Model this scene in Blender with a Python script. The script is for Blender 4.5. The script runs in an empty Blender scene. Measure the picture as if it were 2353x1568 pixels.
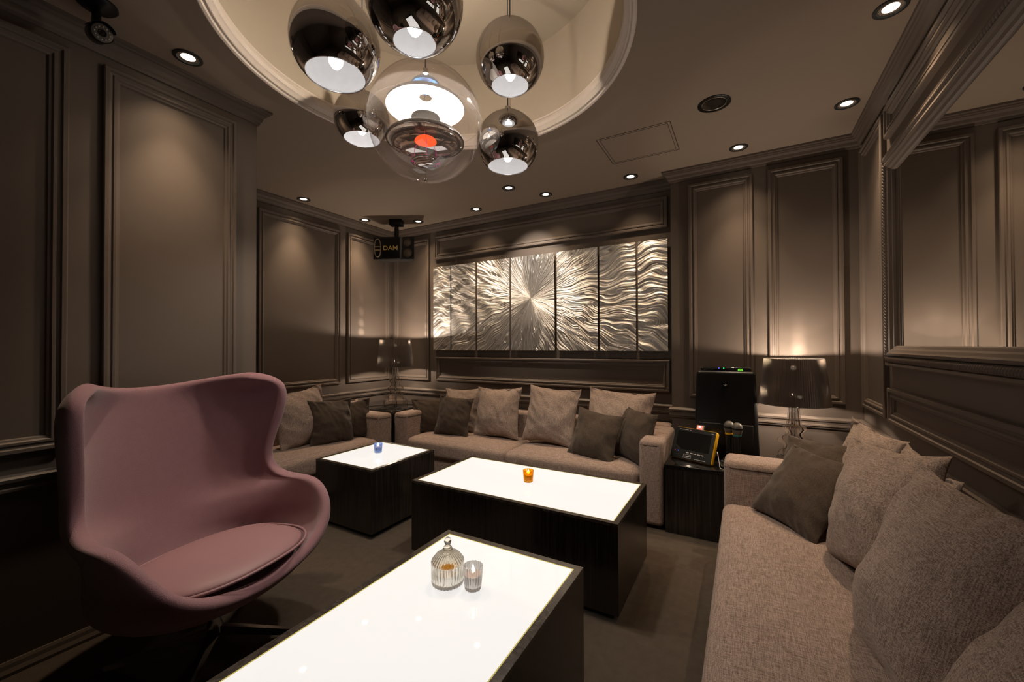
import bpy, bmesh, math, random
from mathutils import Vector, Matrix, noise

# ------------------------------------------------------------------ camera
CAM_H = 1.17
FPX, YAW, PITCH, ROLL = 933.8, 0.517392, 0.0107966, -0.0034910
sc = bpy.context.scene
C = sc.collection
_f0 = Vector((-math.sin(YAW), math.cos(YAW), 0)); _r0 = Vector((math.cos(YAW), math.sin(YAW), 0)); _u0 = Vector((0, 0, 1))
FWD = _f0 * math.cos(PITCH) + _u0 * math.sin(PITCH)
_u1 = -_f0 * math.sin(PITCH) + _u0 * math.cos(PITCH)
RGT = _r0 * math.cos(ROLL) + _u1 * math.sin(ROLL)
UPV = -_r0 * math.sin(ROLL) + _u1 * math.cos(ROLL)
cam_d = bpy.data.cameras.new('camera'); cam = bpy.data.objects.new('camera', cam_d); C.objects.link(cam)
cam_d.sensor_fit = 'HORIZONTAL'; cam_d.sensor_width = 36.0; cam_d.lens = FPX * 36.0 / 2353.0
cam_d.clip_start = 0.02
m = Matrix.Identity(4)
for i in range(3):
    m[i][0] = RGT[i]; m[i][1] = UPV[i]; m[i][2] = -FWD[i]
m[2][3] = CAM_H
cam.matrix_world = m
sc.camera = cam
CAM_P = Vector((0, 0, CAM_H))

def ray(px, py):
    return FWD + RGT * ((px - 1176.5) / FPX) - UPV * ((py - 784.0) / FPX)
def on_z(px, py, z):
    d = ray(px, py); return CAM_P + d * ((z - CAM_H) / d.z)
def on_y(px, py, y):
    d = ray(px, py); return CAM_P + d * (y / d.y)
def on_x(px, py, x):
    d = ray(px, py); return CAM_P + d * (x / d.x)

# ------------------------------------------------------------------ world, exposure
w = bpy.data.worlds.new('world'); sc.world = w; w.use_nodes = True
w.node_tree.nodes['Background'].inputs[0].default_value = (0, 0, 0, 1)
w.node_tree.nodes['Background'].inputs[1].default_value = 0.0
sc.view_settings.view_transform = 'Standard'
sc.view_settings.look = 'None'
sc.view_settings.exposure = 0.0
sc.view_settings.gamma = 1.0
sc.view_settings.use_curve_mapping = False
sc.cycles.caustics_reflective = False
sc.cycles.caustics_refractive = False
sc.cycles.max_bounces = 14
sc.cycles.transparent_max_bounces = 24
sc.cycles.sample_clamp_indirect = 3.0

WARM = (1.0, 0.74, 0.50)
LAMP_WARM = (1.0, 0.80, 0.63)
P_DOWN = 11.0        # recessed downlight, wide spill
P_BEAM = 44.0        # recessed downlight, narrow core beam
P_ART = 46.0        # spot aimed at the metal art
P_TABLE = 13.0       # table lamp bulb
P_GLOBE = 7.5     # centre globe bulb
P_GLOBE_UP = 40.0   # uplight added inside the globe to brighten the ceiling recess
P_BALL = 12.0        # mirror ball bulb
E_TABLE = 0.81       # glowing table tops

# ------------------------------------------------------------------ tagging
def tag(o, label, cat, group=None):
    o['label'] = label; o['category'] = cat
    if group: o['group'] = group
    return o
def struct(o):
    o['kind'] = 'structure'; return o
def empty(name, loc, rz=0.0, parent=None):
    o = bpy.data.objects.new(name, None); C.objects.link(o); o.location = loc; o.rotation_euler = (0, 0, rz)
    o.empty_display_size = 0.05
    if parent: o.parent = parent
    return o
def thing(name, label, cat, loc=(0, 0, 0), rz=0.0, group=None):
    return tag(empty(name, loc, rz), label, cat, group)

# ------------------------------------------------------------------ materials
MATS = {}
def nt(name):
    ma = bpy.data.materials.new(name); ma.use_nodes = True
    n = ma.node_tree; MATS[name] = ma
    return ma, n, n.nodes, n.links, n.nodes['Principled BSDF']
def setp(b, **k):
    names = dict(color='Base Color', rough='Roughness', metal='Metallic', spec='Specular IOR Level', coat='Coat Weight', coatr='Coat Roughness',
                 trans='Transmission Weight', ior='IOR', emc='Emission Color', ems='Emission Strength', sheen='Sheen Weight', sheenr='Sheen Roughness', alpha='Alpha')
    for a, v in k.items():
        if isinstance(v, tuple) and len(v) == 3: v = (*v, 1)
        b.inputs[names[a]].default_value = v
def plain(name, color, rough=0.5, **k):
    ma, n, N, L, b = nt(name); setp(b, color=color, rough=rough, **k); return ma
def bumped(name, color, rough, scale=200.0, strength=0.15, var=0.12, dist=0.002, **k):
    """plain colour with a little mottling and fine relief"""
    ma, n, N, L, b = nt(name); setp(b, rough=rough, **k)
    tc = N.new('ShaderNodeTexCoord')
    n1 = N.new('ShaderNodeTexNoise'); n1.inputs['Scale'].default_value = scale; n1.inputs['Detail'].default_value = 3
    n2 = N.new('ShaderNodeTexNoise'); n2.inputs['Scale'].default_value = scale * 0.06; n2.inputs['Detail'].default_value = 3
    L.new(tc.outputs['Object'], n1.inputs['Vector']); L.new(tc.outputs['Object'], n2.inputs['Vector'])
    mx = N.new('ShaderNodeMix'); mx.data_type = 'RGBA'
    mx.inputs['A'].default_value = (*[c * (1 - var) for c in color], 1); mx.inputs['B'].default_value = (*[min(1, c * (1 + var)) for c in color], 1)
    ad = N.new('ShaderNodeMath'); ad.operation = 'MULTIPLY_ADD'; ad.inputs[1].default_value = 0.5; ad.inputs[2].default_value = 0.0
    L.new(n1.outputs['Fac'], ad.inputs[0])
    ad2 = N.new('ShaderNodeMath'); ad2.operation = 'MULTIPLY_ADD'; ad2.inputs[1].default_value = 0.5
    L.new(n2.outputs['Fac'], ad2.inputs[0]); L.new(ad.outputs[0], ad2.inputs[2])
    L.new(ad2.outputs[0], mx.inputs['Factor']); L.new(mx.outputs['Result'], b.inputs['Base Color'])
    bp = N.new('ShaderNodeBump'); bp.inputs['Strength'].default_value = strength; bp.inputs['Distance'].default_value = dist
    L.new(n1.outputs['Fac'], bp.inputs['Height']); L.new(bp.outputs['Normal'], b.inputs['Normal'])
    return ma
def woven(name, c0, c1, scale=1.0, strength=0.35, rough=0.9):
    """linen-like weave: two crossed stretched noises"""
    ma, n, N, L, b = nt(name); setp(b, rough=rough, spec=0.15, sheen=0.15, sheenr=0.5)
    tc = N.new('ShaderNodeTexCoord'); fs = []
    for st in ((26, 420, 420), (420, 26, 420), (420, 420, 26)):
        mp = N.new('ShaderNodeMapping'); mp.inputs['Scale'].default_value = [s * scale for s in st]
        nz = N.new('ShaderNodeTexNoise'); nz.inputs['Scale'].default_value = 1.0; nz.inputs['Detail'].default_value = 2.0; nz.inputs['Roughness'].default_value = 0.6
        L.new(tc.outputs['Object'], mp.inputs['Vector']); L.new(mp.outputs['Vector'], nz.inputs['Vector']); fs.append(nz.outputs['Fac'])
    a1 = N.new('ShaderNodeMath'); a1.operation = 'ADD'; L.new(fs[0], a1.inputs[0]); L.new(fs[1], a1.inputs[1])
    a2 = N.new('ShaderNodeMath'); a2.operation = 'ADD'; L.new(a1.outputs[0], a2.inputs[0]); L.new(fs[2], a2.inputs[1])
    mr = N.new('ShaderNodeMapRange'); mr.inputs['From Min'].default_value = 1.28; mr.inputs['From Max'].default_value = 1.72
    L.new(a2.outputs[0], mr.inputs['Value'])
    mx = N.new('ShaderNodeMix'); mx.data_type = 'RGBA'; mx.inputs['A'].default_value = (*c0, 1); mx.inputs['B'].default_value = (*c1, 1)
    L.new(mr.outputs['Result'], mx.inputs['Factor']); L.new(mx.outputs['Result'], b.inputs['Base Color'])
    bp = N.new('ShaderNodeBump'); bp.inputs['Strength'].default_value = strength; bp.inputs['Distance'].default_value = 0.003
    L.new(a2.outputs[0], bp.inputs['Height']); L.new(bp.outputs['Normal'], b.inputs['Normal'])
    return ma
def emitter(name, color, strength):
    ma, n, N, L, b = nt(name); setp(b, color=(0.02, 0.02, 0.02), rough=0.5, emc=color, ems=strength); return ma
def glass(name, color=(1, 1, 1), rough=0.0, ior=1.45):
    ma, n, N, L, b = nt(name); setp(b, color=color, rough=rough, trans=1.0, ior=ior); return ma
def soft_glass(name, color=(1, 1, 1), clear=0.5, ior=1.45):
    """refracting glass whose thin walls also pass light straight through"""
    ma, n, N, L, b = nt(name); setp(b, color=color, rough=0.0, trans=1.0, ior=ior)
    t = N.new('ShaderNodeBsdfTransparent'); t.inputs[0].default_value = (*[c ** 0.5 for c in color], 1)
    mx = N.new('ShaderNodeMixShader'); mx.inputs[0].default_value = clear
    L.new(b.outputs[0], mx.inputs[1]); L.new(t.outputs[0], mx.inputs[2]); L.new(mx.outputs[0], N['Material Output'].inputs['Surface']); return ma
def clear_shell(name, color=(1, 1, 1), ior=1.5, glossc=(1, 1, 1)):
    """thin clear wall: what is behind shows through, fresnel reflection on top"""
    ma, n, N, L, b = nt(name); N.remove(b)
    t = N.new('ShaderNodeBsdfTransparent'); t.inputs[0].default_value = (*color, 1)
    g = N.new('ShaderNodeBsdfGlossy'); g.inputs['Roughness'].default_value = 0.0; g.inputs['Color'].default_value = (*glossc, 1)
    lw = N.new('ShaderNodeLayerWeight'); lw.inputs['Blend'].default_value = 0.5
    pw = N.new('ShaderNodeMath'); pw.operation = 'POWER'; pw.inputs[1].default_value = 5.0; L.new(lw.outputs['Facing'], pw.inputs[0])
    fr = N.new('ShaderNodeMath'); fr.operation = 'MULTIPLY_ADD'; fr.inputs[1].default_value = 0.75; fr.inputs[2].default_value = ((ior - 1) / (ior + 1)) ** 2 * 1.6; L.new(pw.outputs[0], fr.inputs[0])
    mx = N.new('ShaderNodeMixShader'); L.new(fr.outputs[0], mx.inputs[0]); L.new(t.outputs[0], mx.inputs[1]); L.new(g.outputs[0], mx.inputs[2])
    L.new(mx.outputs[0], N['Material Output'].inputs['Surface']); return ma

bumped('wall_paint', (0.138, 0.110, 0.090), 0.55, scale=350, strength=0.06, var=0.05, spec=0.35)
bumped('wall_fabric', (0.131, 0.104, 0.085), 0.6, scale=500, strength=0.10, var=0.06, spec=0.3)
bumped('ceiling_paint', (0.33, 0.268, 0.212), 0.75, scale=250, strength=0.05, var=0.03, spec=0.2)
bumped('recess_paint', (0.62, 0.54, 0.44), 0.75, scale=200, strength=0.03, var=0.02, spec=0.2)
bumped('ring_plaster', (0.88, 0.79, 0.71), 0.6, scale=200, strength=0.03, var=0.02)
bumped('carpet', (0.120, 0.093, 0.071), 0.95, scale=420, strength=0.8, var=0.45, dist=0.01, spec=0.05)
woven('sofa_fabric', (0.165, 0.116, 0.094), (0.44, 0.325, 0.268), scale=1.1)
woven('pillow_beige', (0.175, 0.129, 0.104), (0.47, 0.362, 0.305), scale=1.1)
woven('pillow_dark', (0.046, 0.033, 0.024), (0.092, 0.067, 0.049), scale=1.4)
bumped('pink_felt', (0.27, 0.150, 0.170), 0.95, scale=550, strength=0.55, var=0.13, dist=0.003, spec=0.08, sheen=0.35, sheenr=0.4)
bumped('pink_leather', (0.28, 0.155, 0.168), 0.5, scale=300, strength=0.08, var=0.06, spec=0.35)
plain('chrome', (0.80, 0.79, 0.78), 0.06, metal=1.0)
plain('dark_chrome', (0.30, 0.29, 0.29), 0.12, metal=1.0)
plain('mirror_ball', (0.72, 0.70, 0.69), 0.015, metal=1.0)
bumped('bulb_reflector', (0.80, 0.80, 0.82), 0.25, scale=30, strength=0.1, var=0.15)
plain('mirror_glass', (0.80, 0.79, 0.76), 0.0, metal=1.0)
plain('black_plastic', (0.007, 0.007, 0.007), 0.35, spec=0.3)
plain('black_gloss', (0.008, 0.008, 0.008), 0.08, coat=0.5)
plain('black_matte', (0.015, 0.014, 0.013), 0.7)
plain('grey_cone', (0.10, 0.09, 0.075), 0.45); plain('speaker_cone', (0.13, 0.105, 0.072), 0.4); plain('horn_gold', (0.55, 0.44, 0.28), 0.4, metal=0.3)
plain('gold_metal', (0.75, 0.55, 0.28), 0.25, metal=1.0)
plain('silver_trim', (0.62, 0.55, 0.45), 0.25, metal=1.0)
plain('gold_print', (0.85, 0.62, 0.22), 0.4)
plain('white_print', (0.55, 0.55, 0.55), 0.5)
plain('yellow_plastic', (0.78, 0.42, 0.015), 0.3)
plain('teal_ring', (0.02, 0.16, 0.13), 0.4)
plain('white_cable', (0.7, 0.68, 0.65), 0.4)
plain('white_dish', (0.92, 0.91, 0.90), 0.35)
plain('blue_dish', (0.08, 0.24, 0.62), 0.25)
plain('cable_black', (0.01, 0.01, 0.01), 0.4)
plain('wax', (0.35, 0.19, 0.12), 0.4)
plain('art_edge', (0.35, 0.32, 0.29), 0.35, metal=1.0)
ma = plain('amber_liquid', (0.9, 0.42, 0.06), 0.05, trans=0.9, ior=1.36)
soft_glass('glass_jar', (1.0, 0.94, 0.83), 0.15); soft_glass('glass_smoke', (0.84, 0.78, 0.72), 0.2)
soft_glass('glass_blue', (0.42, 0.56, 0.95), 0.5); soft_glass('glass_orange', (1.0, 0.42, 0.01), 0.5); glass('polycarbonate', (0.97, 0.96, 0.95), ior=1.58)
_n = MATS['polycarbonate'].node_tree; _mo = _n.nodes['Material Output']; _src = _mo.inputs['Surface'].links[0].from_socket
_g = _n.nodes.new('ShaderNodeBsdfGlossy'); _g.inputs['Roughness'].default_value = 0.04; _g.inputs['Color'].default_value = (0.95, 0.92, 0.88, 1)
_mh = _n.nodes.new('ShaderNodeMixShader'); _mh.inputs[0].default_value = 0.10
_n.links.new(_src, _mh.inputs[1]); _n.links.new(_g.outputs[0], _mh.inputs[2]); _n.links.new(_mh.outputs[0], _mo.inputs['Surface'])

clear_shell('acrylic_shell', (0.97, 0.95, 0.95), 1.5)
_n = MATS['acrylic_shell'].node_tree; _mo = _n.nodes['Material Output']; _src = _mo.inputs['Surface'].links[0].from_socket
_tr = _n.nodes.new('ShaderNodeBsdfTranslucent'); _tr.inputs['Color'].default_value = (0.95, 0.90, 0.92, 1)
_mh = _n.nodes.new('ShaderNodeMixShader'); _mh.inputs[0].default_value = 0.07
_n.links.new(_src, _mh.inputs[1]); _n.links.new(_tr.outputs[0], _mh.inputs[2]); _n.links.new(_mh.outputs[0], _mo.inputs['Surface'])
clear_shell('red_wire', (0.9, 0.2, 0.15), 1.4)
emitter('bulb_glow', (1.0, 0.86, 0.68), 8.0)
emitter('bulb_cool', (1.0, 0.94, 0.88), 8.0)
emitter('spot_glow', (1.0, 0.86, 0.66), 9.0)
emitter('flame', (1.0, 0.80, 0.52), 30.0)
emitter('red_disc_glow', (1.0, 0.10, 0.02), 1.2)
emitter('led_green', (0.05, 1.0, 0.15), 1.6); emitter('led_blue', (0.06, 0.12, 1.0), 2.0); emitter('led_red', (1.0, 0.06, 0.04), 5.0); emitter('digits_green', (0.25, 1.0, 0.05), 1.2)
emitter('led_white', (1.0, 0.95, 0.85), 6.0); emitter('magenta_glow', (0.8, 0.05, 0.3), 0.6)

# glowing table top under glass
ma, n, N, L, b = nt('table_glow'); setp(b, color=(0.25, 0.24, 0.22), rough=0.03, emc=(1.0, 0.975, 0.945), ems=E_TABLE, spec=0.5)
ma, n, N, L, b = nt('glass_edge'); setp(b, color=(0.55, 0.50, 0.16), rough=0.1, emc=(0.80, 0.68, 0.20), ems=0.30)

# dark macassar-like veneer
ma, n, N, L, b = nt('dark_veneer'); setp(b, rough=0.22, spec=0.5, coat=0.3, coatr=0.1)
tc = N.new('ShaderNodeTexCoord'); mp = N.new('ShaderNodeMapping'); mp.inputs['Scale'].default_value = (70, 70, 2.0)
nz = N.new('ShaderNodeTexNoise'); nz.inputs['Scale'].default_value = 1.6; nz.inputs['Detail'].default_value = 5
L.new(tc.outputs['Object'], mp.inputs['Vector']); L.new(mp.outputs['Vector'], nz.inputs['Vector'])
cr = N.new('ShaderNodeValToRGB'); cr.color_ramp.elements[0].position = 0.35; cr.color_ramp.elements[0].color = (0.006, 0.005, 0.0045, 1)
cr.color_ramp.elements[1].position = 0.7; cr.color_ramp.elements[1].color = (0.028, 0.021, 0.017, 1)
L.new(nz.outputs['Fac'], cr.inputs['Fac']); L.new(cr.outputs['Color'], b.inputs['Base Color'])
ma, n, N, L, b = nt('rim_veneer'); setp(b, rough=0.25, spec=0.5, coat=0.4, coatr=0.12)
tc = N.new('ShaderNodeTexCoord'); nz = N.new('ShaderNodeTexNoise'); nz.inputs['Scale'].default_value = 30; nz.inputs['Detail'].default_value = 6; nz.inputs['Distortion'].default_value = 2.0
L.new(tc.outputs['Object'], nz.inputs['Vector'])
cr = N.new('ShaderNodeValToRGB'); cr.color_ramp.elements[0].position = 0.35; cr.color_ramp.elements[0].color = (0.022, 0.017, 0.014, 1)
cr.color_ramp.elements[1].position = 0.75; cr.color_ramp.elements[1].color = (0.09, 0.072, 0.060, 1)
L.new(nz.outputs['Fac'], cr.inputs['Fac']); L.new(cr.outputs['Color'], b.inputs['Base Color'])

# smoky pleated lamp shade: mirror-like film that lets a little light through
ma, n, N, L, b = nt('shade_film'); N.remove(b)
t = N.new('ShaderNodeBsdfTransparent'); t.inputs[0].default_value = (0.05, 0.045, 0.04, 1)
g = N.new('ShaderNodeBsdfGlossy'); g.inputs['Roughness'].default_value = 0.3; g.inputs['Color'].default_value = (0.50, 0.46, 0.42, 1)
mx = N.new('ShaderNodeMixShader'); mx.inputs[0].default_value = 0.84
L.new(t.outputs[0], mx.inputs[1]); L.new(g.outputs[0], mx.inputs[2]); L.new(mx.outputs[0], N['Material Output'].inputs['Surface'])

# ground-aluminium sunburst art: relief radiates from a burst centre on the wall
ART_C = on_y(1219.4, 685.6, 3.31)
ma, n, N, L, b = nt('ground_aluminium'); setp(b, metal=1.0, rough=0.50)
def mnode(op, a=None, bb=None, cc=None):
    q = N.new('ShaderNodeMath'); q.operation = op
    for i, v in enumerate((a, bb, cc)):
        if v is None: continue
        if isinstance(v, (int, float)): q.inputs[i].default_value = v
        else: L.new(v, q.inputs[i])
    return q.outputs[0]
geo = N.new('ShaderNodeNewGeometry'); sx = N.new('ShaderNodeSeparateXYZ'); L.new(geo.outputs['Position'], sx.inputs[0])
qx = mnode('SUBTRACT', sx.outputs['X'], ART_C.x); qz = mnode('SUBTRACT', sx.outputs['Z'], ART_C.z)
rr = mnode('SQRT', mnode('ADD', mnode('MULTIPLY', qx, qx), mnode('MULTIPLY', qz, qz)))
th = mnode('ARCTAN2', qz, qx)
cq = N.new('ShaderNodeCombineXYZ'); L.new(qx, cq.inputs[0]); L.new(qz, cq.inputs[1])
nw = N.new('ShaderNodeTexNoise'); nw.inputs['Scale'].default_value = 2.2; nw.inputs['Detail'].default_value = 1.0; L.new(cq.outputs[0], nw.inputs['Vector'])
cth = N.new('ShaderNodeCombineXYZ'); L.new(mnode('MULTIPLY', mnode('COSINE', th), 5.5), cth.inputs[0]); L.new(mnode('MULTIPLY', mnode('SINE', th), 5.5), cth.inputs[1]); L.new(mnode('MULTIPLY', rr, 0.6), cth.inputs[2])
nv = N.new('ShaderNodeTexNoise'); nv.inputs['Scale'].default_value = 1.0; nv.inputs['Detail'].default_value = 1.0; L.new(cth.outputs[0], nv.inputs['Vector'])
ph = mnode('MULTIPLY_ADD', nv.outputs['Fac'], 20.0, mnode('MULTIPLY', rr, 26.0))
amp = mnode('MULTIPLY', mnode('MINIMUM', mnode('MULTIPLY', rr, 1.6), 1.0), mnode('DIVIDE', 0.014, mnode('MAXIMUM', rr, 0.12)))
tw = mnode('MULTIPLY_ADD', mnode('SINE', ph), amp, th)
tw = mnode('ADD', tw, mnode('MULTIPLY', mnode('SUBTRACT', nw.outputs['Fac'], 0.5), mnode('MINIMUM', mnode('MULTIPLY', rr, 0.5), 0.22)))
def streak(freq, rfreq, detail):
    cv = N.new('ShaderNodeCombineXYZ'); L.new(mnode('MULTIPLY', mnode('COSINE', tw), freq), cv.inputs[0]); L.new(mnode('MULTIPLY', mnode('SINE', tw), freq), cv.inputs[1]); L.new(mnode('MULTIPLY', rr, rfreq), cv.inputs[2])
    z = N.new('ShaderNodeTexNoise'); z.inputs['Scale'].default_value = 1.0; z.inputs['Detail'].default_value = detail; z.inputs['Roughness'].default_value = 0.55
    L.new(cv.outputs[0], z.inputs['Vector']); return z.outputs['Fac']
s1 = streak(25.0, 2.2, 1.0); s2 = streak(60.0, 5.0, 3.0)
# fine cross-grinding marks along the streaks
nf = N.new('ShaderNodeTexNoise'); nf.inputs['Scale'].default_value = 1.0; nf.inputs['Detail'].default_value = 2
cf = N.new('ShaderNodeCombineXYZ'); L.new(mnode('MULTIPLY', rr, 260.0), cf.inputs[0]); L.new(mnode('MULTIPLY', tw, 30.0), cf.inputs[1]); L.new(cf.outputs[0], nf.inputs['Vector'])
hsum = mnode('ADD', mnode('MULTIPLY', s1, 1.0), mnode('ADD', mnode('MULTIPLY', s2, 0.34), mnode('MULTIPLY', nf.outputs['Fac'], 0.02)))
rscale = mnode('MINIMUM', mnode('MULTIPLY_ADD', rr, 1.2, 0.55), 1.0)
bp = N.new('ShaderNodeBump'); bp.inputs['Strength'].default_value = 1.0; bp.inputs['Distance'].default_value = 0.034
L.new(mnode('MULTIPLY', hsum, rscale), bp.inputs['Height']); L.new(bp.outputs['Normal'], b.inputs['Normal'])
cr = N.new('ShaderNodeValToRGB'); cr.color_ramp.elements[0].position = 0.3; cr.color_ramp.elements[0].color = (0.36, 0.345, 0.325, 1)
cr.color_ramp.elements[1].position = 0.72; cr.color_ramp.elements[1].color = (0.78, 0.76, 0.73, 1)
L.new(s2, cr.inputs['Fac']); L.new(cr.outputs['Color'], b.inputs['Base Color'])

# ------------------------------------------------------------------ mesh helpers
class MB:
    def __init__(s): s.v = []; s.f = []
    def add(s, vs, fs):
        o = len(s.v); s.v += [tuple(p) for p in vs]; s.f += [[i + o for i in f] for f in fs]; return s
    def box(s, a, b):
        (x0, y0, z0), (x1, y1, z1) = a, b
        return s.add([(x0, y0, z0), (x1, y0, z0), (x1, y1, z0), (x0, y1, z0), (x0, y0, z1), (x1, y0, z1), (x1, y1, z1), (x0, y1, z1)],
                     [(3, 2, 1, 0), (4, 5, 6, 7), (0, 1, 5, 4), (1, 2, 6, 5), (2, 3, 7, 6), (3, 0, 4, 7)])
    def lathe(s, prof, seg=32, c=(0, 0, 0), cap0=False, cap1=False, rib=0.0, nrib=0):
        vs = []; k = len(prof)
        for i in range(seg):
            a = 2 * math.pi * i / seg
            for (r, z) in prof:
                q = r * (1 + (rib * math.cos(nrib * a) if nrib else 0))
                vs.append((c[0] + q * math.cos(a), c[1] + q * math.sin(a), c[2] + z))
        fs = [(i * k + j, ((i + 1) % seg) * k + j, ((i + 1) % seg) * k + j + 1, i * k + j + 1) for i in range(seg) for j in range(k - 1)]
        if cap0: fs.append([i * k for i in range(seg)][::-1])
        if cap1: fs.append([i * k + k - 1 for i in range(seg)])
        return s.add(vs, fs)
    def tube(s, pts, r, seg=8, caps=True):
        pts = [Vector(p) for p in pts]; n = len(pts); vs = []; up = None
        rs = r if isinstance(r, (list, tuple)) else [r] * n
        for i, p in enumerate(pts):
            t = (pts[min(i + 1, n - 1)] - pts[max(i - 1, 0)]).normalized()
            if up is None: up = Vector((0, 0, 1)) if abs(t.z) < 0.9 else Vector((1, 0, 0))
            a = t.cross(up).normalized(); bb = a.cross(t).normalized(); up = bb
            for j in range(seg):
                g = 2 * math.pi * j / seg
                vs.append(p + a * (rs[i] * math.cos(g)) + bb * (rs[i] * math.sin(g)))
        fs = [(i * seg + j, i * seg + (j + 1) % seg, (i + 1) * seg + (j + 1) % seg, (i + 1) * seg + j) for i in range(n - 1) for j in range(seg)]
        if caps: fs += [list(range(seg))[::-1], [(n - 1) * seg + j for j in range(seg)]]
        return s.add(vs, fs)
    def build(s, name, mat, parent=None, smooth=None, loc=None, weld=False):
        me = bpy.data.meshes.new(name); me.from_pydata(s.v, [], s.f)
        bm = bmesh.new(); bm.from_mesh(me)
        if weld: bmesh.ops.remove_doubles(bm, verts=bm.verts, dist=1e-5)
        bmesh.ops.recalc_face_normals(bm, faces=bm.faces); bm.to_mesh(me); bm.free()
        return link(name, me, mat, parent, smooth, loc)
def link(name, me, mat, parent=None, smooth=None, loc=None):
    if mat: me.materials.append(MATS[mat])
    if smooth is not None:
        for p in me.polygons: p.use_smooth = True
        if smooth < 180: me.set_sharp_from_angle(angle=math.radians(smooth))
    o = bpy.data.objects.new(name, me); C.objects.link(o)
    if parent: o.parent = parent
    if loc is not None: o.location = loc
    return o
def rbox(name, a, b, r, mat, parent=None, seg=3, loc=None, puff=0.0, cuts=0):
    """rounded box; puff swells its top"""
    bm = bmesh.new(); bmesh.ops.create_cube(bm, size=1.0)
    ctr = [(a[i] + b[i]) / 2 for i in range(3)]; dim = [abs(b[i] - a[i]) for i in range(3)]
    for v in bm.verts: v.co = Vector([ctr[i] + v.co[i] * dim[i] for i in range(3)])
    if r > 0: bmesh.ops.bevel(bm, geom=list(bm.edges), offset=r, segments=seg, profile=0.5, affect='EDGES', clamp_overlap=True)
    if puff:
        top = [f for f in bm.faces if f.normal.z > 0.99]
        ed = list({e for f in top for e in f.edges})
        bmesh.ops.subdivide_edges(bm, edges=ed, cuts=cuts or 8, use_grid_fill=True)
        zt = max(a[2], b[2])
        for v in bm.verts:
            if v.co.z > zt - 1e-4:
                u = (v.co.x - ctr[0]) / (dim[0] / 2); q = (v.co.y - ctr[1]) / (dim[1] / 2)
                v.co.z += puff * max(0, 1 - u * u) ** 0.5 * max(0, 1 - q * q) ** 0.5
    me = bpy.data.meshes.new(name); bm.to_mesh(me); bm.free()
    return link(name, me, mat, parent, 60, loc)
def light(name, kind, loc, power, color, parent=None, **k):
    d = bpy.data.lights.new(name, kind); d.energy = power; d.color = color
    for a, v in k.items(): setattr(d, a, v)
    o = bpy.data.objects.new(name, d); C.objects.link(o); o.location = loc
    if parent: o.parent = parent
    return o
def text_mesh(name, body, size, mat, parent, loc, rot, extrude=0.0008, bold=0.0, xs=1.0, align='CENTER'):
    cu = bpy.data.curves.new(name, 'FONT'); cu.body = body; cu.size = size; cu.extrude = extrude; cu.offset = bold
    cu.align_x = align; cu.align_y = 'CENTER'
    to = bpy.data.objects.new(name + '_tmp', cu); C.objects.link(to)
    dg = bpy.context.evaluated_depsgraph_get(); me = bpy.data.meshes.new_from_object(to.evaluated_get(dg))
    bpy.data.objects.remove(to); bpy.data.curves.remove(cu)
    for v in me.vertices: v.co.x *= xs
    me.materials.clear()
    o = link(name, me, mat, parent); o.location = loc; o.rotation_euler = rot; return o
def copy_tree(o, parent=None):
    c = o.copy(); C.objects.link(c)
    if parent: c.parent = parent
    for ch in list(o.children): copy_tree(ch, c)
    return c

# ------------------------------------------------------------------ room shell
ZC = 2.45
XL, XF, YB, YR, XR, YN, YE = -2.29, -3.47, 3.34, 3.205, 0.635, -1.6, 1.225
XP = -0.462
PLAN = [(XL, YN), (XR, YN), (XR, YR), (XP, YR), (XP, YB), (XF, YB), (XF, YE), (XL, YE)]   # counter-clockwise
WN = ['wall_front', 'wall_right', 'wall_back_right', 'wall_back_step', 'wall_back', 'wall_left_far', 'wall_left_return', 'wall_left']
def offs(d):
    out = []; n = len(PLAN)
    for i in range(n):
        p0, p1, p2 = Vector(PLAN[i - 1]), Vector(PLAN[i]), Vector(PLAN[(i + 1) % n])
        e0, e1 = (p1 - p0).normalized(), (p2 - p1).normalized()
        n0, n1 = Vector((-e0.y, e0.x)), Vector((-e1.y, e1.x))
        out.append(p1 + (n0 + n1) * d)   # right-angled corners
    return out
floor = struct(MB().box((-3.7, -1.8, -0.1), (0.85, 3.55, 0)).build('floor', 'carpet'))
WALL = {}
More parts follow.
